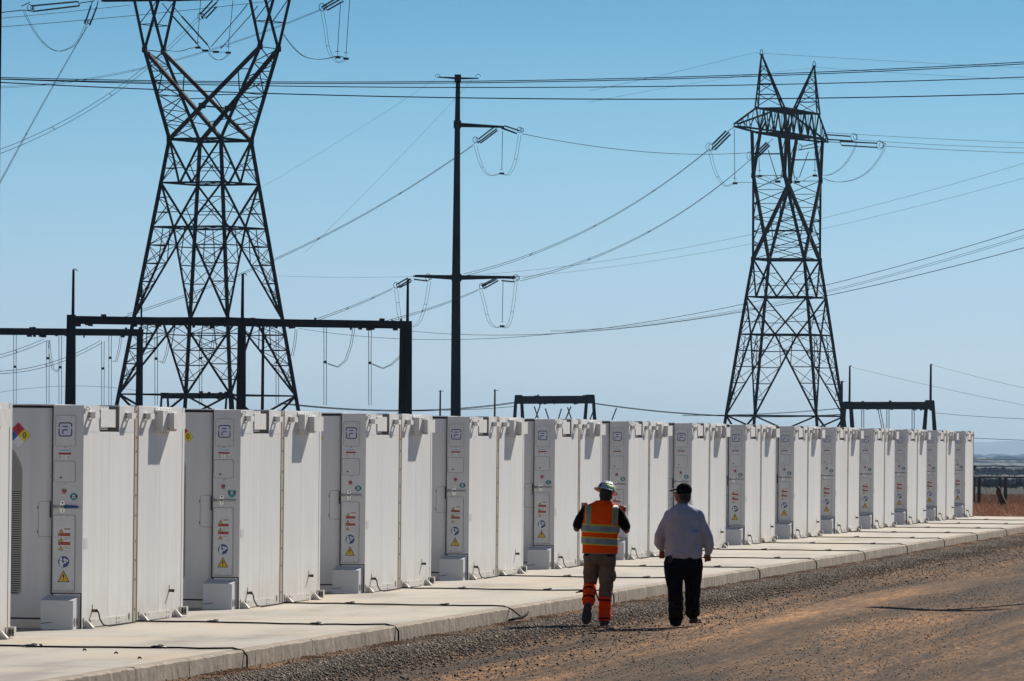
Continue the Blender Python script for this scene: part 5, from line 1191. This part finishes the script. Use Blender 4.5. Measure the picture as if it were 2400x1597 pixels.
def vstrap(name, f, xc, w, z0, z1, off, matname, parent, lean=0.0):
    m = MB(); n = 16; pr = None
    for i in range(n+1):
        z = z0+(z1-z0)*i/n; row_ = []
        for x in (xc-w/2+lean*(z-z0), xc+w/2+lean*(z-z0)):
            cx, cy, rx, ry = f(z); c = max(-.999, min(.999, (x-cx)/(rx+off))); ca = math.copysign(abs(c)**(1/.85), c); s = math.sqrt(max(0, 1-ca*ca)); row_.append(Vector((x, cy-(ry+off)*s**.85, z)))
        if pr: m.face([pr[0], pr[1], row_[1], row_[0]]); m.face([pr[0]+Vector((0, .003, 0)), row_[0]+Vector((0, .003, 0)), row_[1]+Vector((0, .003, 0)), pr[1]+Vector((0, .003, 0))])
        pr = row_
    return m.build(name, matname, parent, True)
def cuff(name, p, q, r0, r1, matname, parent, n=14, wr=0.004):
    m = MB(); P = [Vector(p).lerp(Vector(q), i/8) for i in range(9)]
    m.tube(P, [r0+(r1-r0)*i/8+wr*math.sin(i*2.3) for i in range(9)], n); return m.build(name, matname, parent, True)
def handm(m, wr, pal, fing, thumb, r=.0095):
    """wrist, palm centre, list of 4 finger polylines, thumb polyline"""
    wr, pal = Vector(wr), Vector(pal); limb(m, [wr, wr.lerp(pal, .6), pal], [.026, .032, .036], 10)
    for f_ in fing: limb(m, f_, [r*1.1, r, r*.9, r*.8][:len(f_)], 8)
    limb(m, thumb, [r*1.5, r*1.2, r][:len(thumb)], 8)

def ground_at(px, py): return gz(px, py, 0.0)
# --- worker in the orange vest
g1 = ground_at(1404.6, 1468.5)
m = MB()
fT = ringf([(.86, 0, 0, .205, .145), (.95, 0, 0, .218, .150), (1.06, 0, 0, .222, .158), (1.2, 0, 0, .228, .158), (1.35, .005, 0, .232, .150), (1.46, .012, 0, .238, .138), (1.53, .018, .0, .225, .118), (1.575, .022, .0, .185, .100), (1.605, .028, .005, .120, .085), (1.64, .035, .01, .075, .075)])
fB = lambda z: [fT(z)[0], fT(z)[1], fT(z)[2]-.02, fT(z)[3]-.02]
torso(m, fB, .88, 1.60)
limb(m, [(.03, 0, 1.54), (.045, .01, 1.62), (.062, .03, 1.70)], [.068, .060, .060])
Rh = Euler((R_(-14), R_(10), R_(18))).to_matrix()
ell(m, (.068, .035, 1.705), (.078, .098, .118), rot=Rh); ell(m, (.078, .085, 1.665), (.055, .055, .06), rot=Rh)
ell(m, (.085, .135, 1.70), (.013, .02, .02)); ell(m, (.092, .115, 1.655), (.028, .018, .008))
for sx_ in (-.030, .030): ell(m, Vector((.082, .112, 1.725))+Rh @ Vector((sx_, 0, 0)), (.013, .01, .008))
for sx_ in (-.080, .080): ell(m, Vector((.068, .04, 1.70))+Rh @ Vector((sx_, 0, -.01)), (.012, .022, .032))
limb(m, [(-.19, 0, 1.49), (-.265, -.01, 1.37), (-.305, 0, 1.27), (-.27, .13, 1.38), (-.243, .22, 1.49)], [.058, .054, .046, .042, .028])
limb(m, [(.225, 0, 1.48), (.30, -.01, 1.36), (.342, .01, 1.255), (.325, .13, 1.37), (.300, .22, 1.475)], [.058, .055, .047, .043, .028])
handm(m, (-.243, .22, 1.49), (-.228, .245, 1.545), [[(-.252+.022*i, .255, 1.575), (-.250+.022*i, .283, 1.592), (-.246+.022*i, .285, 1.565)] for i in range(4)], [(-.200, .235, 1.535), (-.192, .250, 1.575), (-.200, .262, 1.600)])
handm(m, (.300, .22, 1.475), (.292, .25, 1.525), [[(.262+.021*i, .262, 1.552), (.262+.021*i, .287, 1.572-.004*i), (.264+.021*i, .300, 1.550)] for i in range(4)], [(.262, .238, 1.515), (.246, .255, 1.548), (.244, .272, 1.570)])
limb(m, [(.10, 0, .92), (.082, .03, .50), (.072, 0, .10)], [.085, .055, .04]); limb(m, [(-.10, 0, .92), (-.125, .09, .53), (-.135, -.17, .27)], [.085, .055, .04])
ell(m, (.075, .07, .055), (.04, .12, .04)); ell(m, (-.150, -.17, .16), (.04, .035, .11))
p1 = organic('person', m, .0105, 'skin', None, 2, .5)
p1.location = g1; p1.rotation_euler = (0, 0, -.06); tag(p1, 'worker in orange reflective vest and white hard hat walking away, hands raised', 'person')
m = MB()                                              # black T-shirt
torso(m, lambda z: [fT(z)[0], fT(z)[1], fT(z)[2]-.006, fT(z)[3]-.006], .905, 1.60)
limb(m, [(-.185, 0, 1.49), (-.262, -.01, 1.375), (-.292, -.003, 1.315)], [.074, .072, .066]); limb(m, [(.215, 0, 1.485), (.298, -.01, 1.365), (.330, .005, 1.30)], [.076, .074, .068])
organic('t_shirt', m, .011, 'black_cloth', p1, 3, fold=.012)
m = MB(); torso(m, lambda z: [fT(z)[0], fT(z)[1], fT(z)[2]+.010, fT(z)[3]+.008], .945, 1.635, 50, 64, .006, 2)
vest = m.build('safety_vest', 'orange_fabric', p1, True)
fV = lambda z: [fT(z)[0], fT(z)[1], fT(z)[2]+.010, fT(z)[3]+.008]
for z0, z1, tl in ((1.230, 1.306, -.012), (1.070, 1.140, -.012)):
    strip('lime_border', fV, z0-.016, z1+.016, .0085, 'lime_trim', vest, tilt=tl); strip('reflective_band', fV, z0, z1, .0115, 'reflective', vest, tilt=tl)
for xc, ln in ((-.155, .02), (.188, .06)):
    vstrap('lime_border', fV, xc, .074, 1.325, 1.572, .0085, 'lime_trim', vest, ln); vstrap('reflective_band', fV, xc, .054, 1.325, 1.574, .0115, 'reflective', vest, ln)
strip('vest_hem', fV, .943, .950, .008, 'reflective', vest, tilt=-.004)
m = MB()                                              # khaki work trousers
torso(m, ringf([(.84, 0, 0, .200, .145), (.96, 0, 0, .205, .145)]), .84, .955)
limb(m, [(-.105, 0, .90), (-.120, .045, .74), (-.128, .09, .55), (-.132, .0, .44)], [.112, .100, .090, .084]); limb(m, [(.105, 0, .90), (.092, .015, .70), (.080, .03, .52), (.072, .01, .34)], [.115, .105, .093, .086])
ell(m, (0, -.03, .90), (.17, .13, .10)); ell(m, (-.10, -.06, .86), (.085, .08, .09)); ell(m, (.10, -.06, .86), (.085, .08, .09)); ell(m, (.19, .0, .66), (.03, .07, .08))
organic('trousers', m, .011, 'khaki_cloth', p1, 2, fold=.034, fs=.10)
for nm, a, b, r0, r1, st in (('shin_guard', (.072, .01, .385), (.068, -.005, .075), .083, .079, (.34, .105)), ('shin_guard', (-.130, .035, .515), (-.138, -.155, .300), .086, .078, (.46, .35))):
    gd = cuff(nm, a, b, r0, r1, 'gaiter_orange', p1); A_, B_ = Vector(a), Vector(b)
    for zz in st:
        f = (A_.z-zz)/(A_.z-B_.z); c = A_.lerp(B_, f); d = (B_-A_).normalized(); MB().tube([c-d*.009, c+d*.009], r0+.004, 14).build('strap', 'black_cloth', gd, True)
MB().tube([(-.05, -.06, .46), (-.03, -.08, .40), (.0, -.085, .33)], .010, 6).build('loose_strap', 'black_cloth', p1, True)
MB().tube([(-.20, -.03, .455), (-.25, -.04, .45), (-.31, -.05, .435)], [.012, .014, .006], 6).build('loose_strap', 'black_cloth', p1, True)
m = MB(); ell(m, (.070, .0, .055), (.072, .09, .055)); ell(m, (.085, .12, .045), (.062, .12, .042)); m.box(.010, .140, -.085, .20, .0, .028); organic('boot', m, .009, 'boot', p1, 2)
m = MB(); ell(m, (-.145, -.18, .24), (.058, .060, .065)); ell(m, (-.158, -.165, .13), (.064, .040, .10))
P = [(-.145+.060*math.cos(R_(a))*(1 if math.sin(R_(a)) > 0 else 1.12)-.010*(1-math.sin(R_(a))), .150+.125*math.sin(R_(a))) for a in range(0, 360, 20)]
m.prism([(x, -.225, z) for x, z in P], (0, .03, 0)); organic('boot', m, .008, 'boot', p1, 2)
# hair and hard hat
m = MB(); ell(m, (.066, .020, 1.715), (.084, .098, .112), rot=Rh); ell(m, (.058, -.035, 1.665), (.066, .05, .06)); organic('hair', m, .012, 'hair', p1, 1)
hb = Euler((R_(-10), R_(13), 0)).to_matrix().to_4x4(); hat = bpy.data.objects.new('hard_hat', None)
m = MB()
def hp_(x, y, z): return Vector((.072, .03, 1.765))+(hb @ Vector((x, y, z)))
n, k = 28, 9
def hv(i, j):
    a = 2*math.pi*j/n
    if i <= k: ph = math.pi/2*i/k; return hp_(.118*math.cos(a)*math.cos(math.pi/2-ph) if False else .118*math.sin(ph)*math.cos(a), .140*math.sin(ph)*math.sin(a), .125*math.cos(ph)+.004*(math.cos(a*2)))
    r = (.118+.045*(i-k)/2, .140+.050*(i-k)/2); return hp_(r[0]*math.cos(a), r[1]*math.sin(a), -.006*(i-k)-.008*math.sin(a))
b = 0; m.v = [tuple(hv(i, j)) for i in range(1, k+3) for j in range(n)]+[tuple(hp_(0, 0, .125))]
for i in range(k+1):
    for j in range(n): m.f.append((i*n+j, i*n+(j+1) % n, (i+1)*n+(j+1) % n, (i+1)*n+j)); m.m.append(0)
for j in range(n): m.f.append((len(m.v)-1, (j+1) % n, j)); m.m.append(0)
hat = m.build('hard_hat', 'hat_shell', p1, True); sm = hat.modifiers.new('s', 'SOLIDIFY'); sm.thickness = .004; sm.offset = 0
def decal(name, a0, a1, p0, p1_, mt):
    m = MB(); N = 8
    for i in range(N):
        for j in range(4):
            q = []
            for (u, v) in ((i, j), (i+1, j), (i+1, j+1), (i, j+1)):
                a = R_(a0+(a1-a0)*u/N); ph = R_(p0+(p1_-p0)*v/4); q.append(hp_(.1215*math.sin(ph)*math.cos(a), .1435*math.sin(ph)*math.sin(a), .1285*math.cos(ph)))
            m.face(q)
    o = m.build(name, mt, hat, True); s_ = o.modifiers.new('s', 'SOLIDIFY'); s_.thickness = .001
decal('hat_sticker', 245, 310, 12, 56, 'hat_green'); decal('hat_sticker', 255, 318, 59, 73, 'hat_lime'); decal('hat_sticker', 210, 232, 60, 84, 'hat_black'); decal('hat_sticker', 318, 332, 66, 88, 'hat_black'); decal('hat_sticker', 335, 352, 55, 80, 'hat_lime'); decal('hat_sticker', 238, 252, 40, 56, 'hat_black')
ph = MB().box(-.034, .010, -.005, .005, 0, .085).build('phone', 'print_black'); ph.rotation_euler = (R_(-10), 0, -.06+.15)
ph.location = g1+Matrix.Rotation(-.06, 3, 'Z') @ Vector((-.225, .272, 1.515)); tag(ph, 'small black phone held up in the left hand of the vested worker', 'phone')

# --- man in the grey blue shirt
g2 = ground_at(1599.7, 1467)
fS = ringf([(.865, .005, .0, .245, .185), (.95, .005, .005, .258, .20), (1.08, .005, .01, .262, .205), (1.2, .003, .0, .262, .195), (1.34, .0, -.005, .258, .175), (1.44, .0, -.005, .252, .155), (1.50, -.002, -.005, .225, .135), (1.545, -.005, .0, .165, .11), (1.585, -.01, .005, .095, .09), (1.61, -.01, .01, .078, .08)])
m = MB(); torso(m, lambda z: [fS(z)[0], fS(z)[1], fS(z)[2]-.025, fS(z)[3]-.025], .88, 1.58)
limb(m, [(-.01, .0, 1.52), (-.012, .01, 1.62), (-.015, .02, 1.68)], [.075, .068, .062])
Rg = Euler((0, R_(-4), R_(62))).to_matrix()
ell(m, (-.012, .02, 1.705), (.078, .100, .120), rot=Rg); ell(m, (-.062, .045, 1.665), (.055, .06, .055), rot=Rg); ell(m, (-.118, .066, 1.70), (.02, .013, .017), rot=Euler((0, 0, 0)).to_matrix()); ell(m, (-.105, .062, 1.66), (.012, .025, .007))
for y_ in (.03, .095): ell(m, (-.098, y_, 1.728), (.010, .012, .008))
ell(m, (.018, -.052, 1.705), (.020, .012, .032)); ell(m, (-.03, .10, 1.705), (.02, .012, .03))
limb(m, [(-.20, 0, 1.44), (-.265, -.02, 1.30), (-.325, -.02, 1.15), (-.325, .03, 1.08), (-.30, .07, 1.01)], [.062, .058, .05, .044, .03])
limb(m, [(.21, 0, 1.44), (.275, -.01, 1.30), (.33, .0, 1.16), (.342, .02, 1.06), (.340, .05, .985)], [.062, .058, .05, .044, .03])
handm(m, (-.30, .07, 1.01), (-.295, .085, .955), [[(-.325+.020*i, .085-.004*i, .925), (-.327+.021*i, .092, .895-.004*(1.5-abs(i-1.5))), (-.322+.020*i, .108, .878)] for i in range(4)], [(-.262, .10, .965), (-.248, .108, .93), (-.252, .112, .905)], .0105)
handm(m, (.340, .05, .985), (.335, .06, .93), [[(.308+.020*i, .06, .898), (.300+.024*i, .065, .862), (.292+.026*i, .072, .835+.006*i)] for i in range(4)], [(.305, .07, .945), (.285, .078, .905), (.280, .082, .885)], .0105)
limb(m, [(-.12, 0, .88), (-.105, .02, .50), (-.09, -.01, .10)], [.10, .06, .045]); limb(m, [(.12, 0, .88), (.125, .20, .52), (.135, .42, .13)], [.10, .06, .045]); ell(m, (-.09, .06, .05), (.04, .12, .04)); ell(m, (.17, .50, .07), (.04, .11, .04))
p2 = organic('person', m, .0105, 'skin', None, 2, .5); p2.location = g2; p2.rotation_euler = (0, 0, -.06); p2.scale = (.96, 1, 1); tag(p2, 'man in grey blue long sleeved shirt and black cap walking away, head turned left', 'person')
m = MB(); torso(m, fS, .875, 1.595, 60, 72, .010, 5)
limb(m, [(-.195, 0, 1.44), (-.255, -.01, 1.31), (-.318, -.02, 1.17), (-.330, .02, 1.09), (-.303, .06, 1.025)], [.080, .076, .074, .072, .056]); limb(m, [(.205, 0, 1.44), (.270, -.01, 1.30), (.325, .0, 1.16), (.347, .02, 1.07), (.343, .045, .99)], [.082, .078, .076, .073, .056])
for i in range(9):                                     # folds running down from the right shoulder
    x0 = -.10+.035*i; limb(m, [(x0, -fS(1.33)[3]+.012, 1.36-.015*i), (x0+.05, -fS(1.2)[3]+.006, 1.22), (x0+.085, -fS(1.08)[3]+.010, 1.06+.01*(i % 3))], [.004, .013, .004], 6)
limb(m, [(-.20, -.13, 1.02), (-.08, -.195, .96), (.02, -.20, .93)], [.006, .015, .006], 6)
organic('shirt', m, .0115, 'blue_shirt', p2, 2, fold=.034, fs=.13)
m = MB(); torso(m, ringf([(.78, 0, 0, .235, .18), (.90, .005, 0, .245, .185)]), .79, .905)
limb(m, [(-.125, 0, .83), (-.118, .01, .68), (-.105, .02, .50), (-.095, .0, .30), (-.09, -.01, .07)], [.140, .134, .112, .100, .090]); limb(m, [(.130, 0, .83), (.130, .10, .68), (.130, .19, .52), (.125, .29, .32), (.125, .40, .14)], [.142, .134, .112, .096, .082])
ell(m, (0, -.04, .82), (.19, .15, .12)); organic('trousers', m, .012, 'navy_cloth', p2, 2, fold=.03)
for a, b in (((-.097, .0, .375), (-.09, -.01, .06)), ((.125, .26, .42), (.125, .41, .135))):
    gd = cuff('shin_guard', a, b, .104, .094, 'gaiter_dark', p2); A_, B_ = Vector(a), Vector(b)
    for f in (.12, .5, .88): c = A_.lerp(B_, f); d = (B_-A_).normalized(); MB().tube([c-d*.012, c+d*.012], .107, 12).build('strap', 'black_cloth', gd, True)
for x, y, t_, up in ((-.09, -.01, 0, 0), (.14, .42, .35, .02)):
    m = MB(); ell(m, (x, y, .055+up), (.062, .07, .055)); dx, dy = math.sin(t_), math.cos(t_); ell(m, (x+dx*.11, y+dy*.11, .042+up), (.056, .085, .038), rot=Euler((0, 0, -t_)).to_matrix()); m.bar((x-dx*.06, y-dy*.06, .013+up), (x+dx*.19, y+dy*.19, .013+up), .105, .026); organic('boot', m, .009, 'boot', p2, 2)
m = MB(); ell(m, (.012, .012, 1.70), (.092, .090, .105)); ell(m, (.045, -.01, 1.655), (.05, .055, .05)); organic('hair', m, .012, 'hair', p2, 1)
m = MB(); ell(m, (.004, .012, 1.775), (.112, .098, .095)); organic('cap', m, .010, 'black_cloth', p2, 2)
m = MB(); m.prism([(-.05, -.06, 1.800), (-.13, -.05, 1.785), (-.185, -.01, 1.770), (-.198, .04, 1.766), (-.16, .095, 1.775), (-.07, .11, 1.795)], (.004, 0, -.016)); m.build('cap_brim', 'black_cloth', p2)
MB().tube([(-.108, .11, 1.732), (-.122, .06, 1.734), (-.108, .015, 1.734), (-.05, -.055, 1.735)], [.012, .016, .014, .004], 6).build('sunglasses', 'print_black', p2, True)
ph = MB().box(-.03, .03, -.02, .01, 0, .10).build('belt_pouch', 'print_black', p2); ph.location = (-.175, -.165, .82)
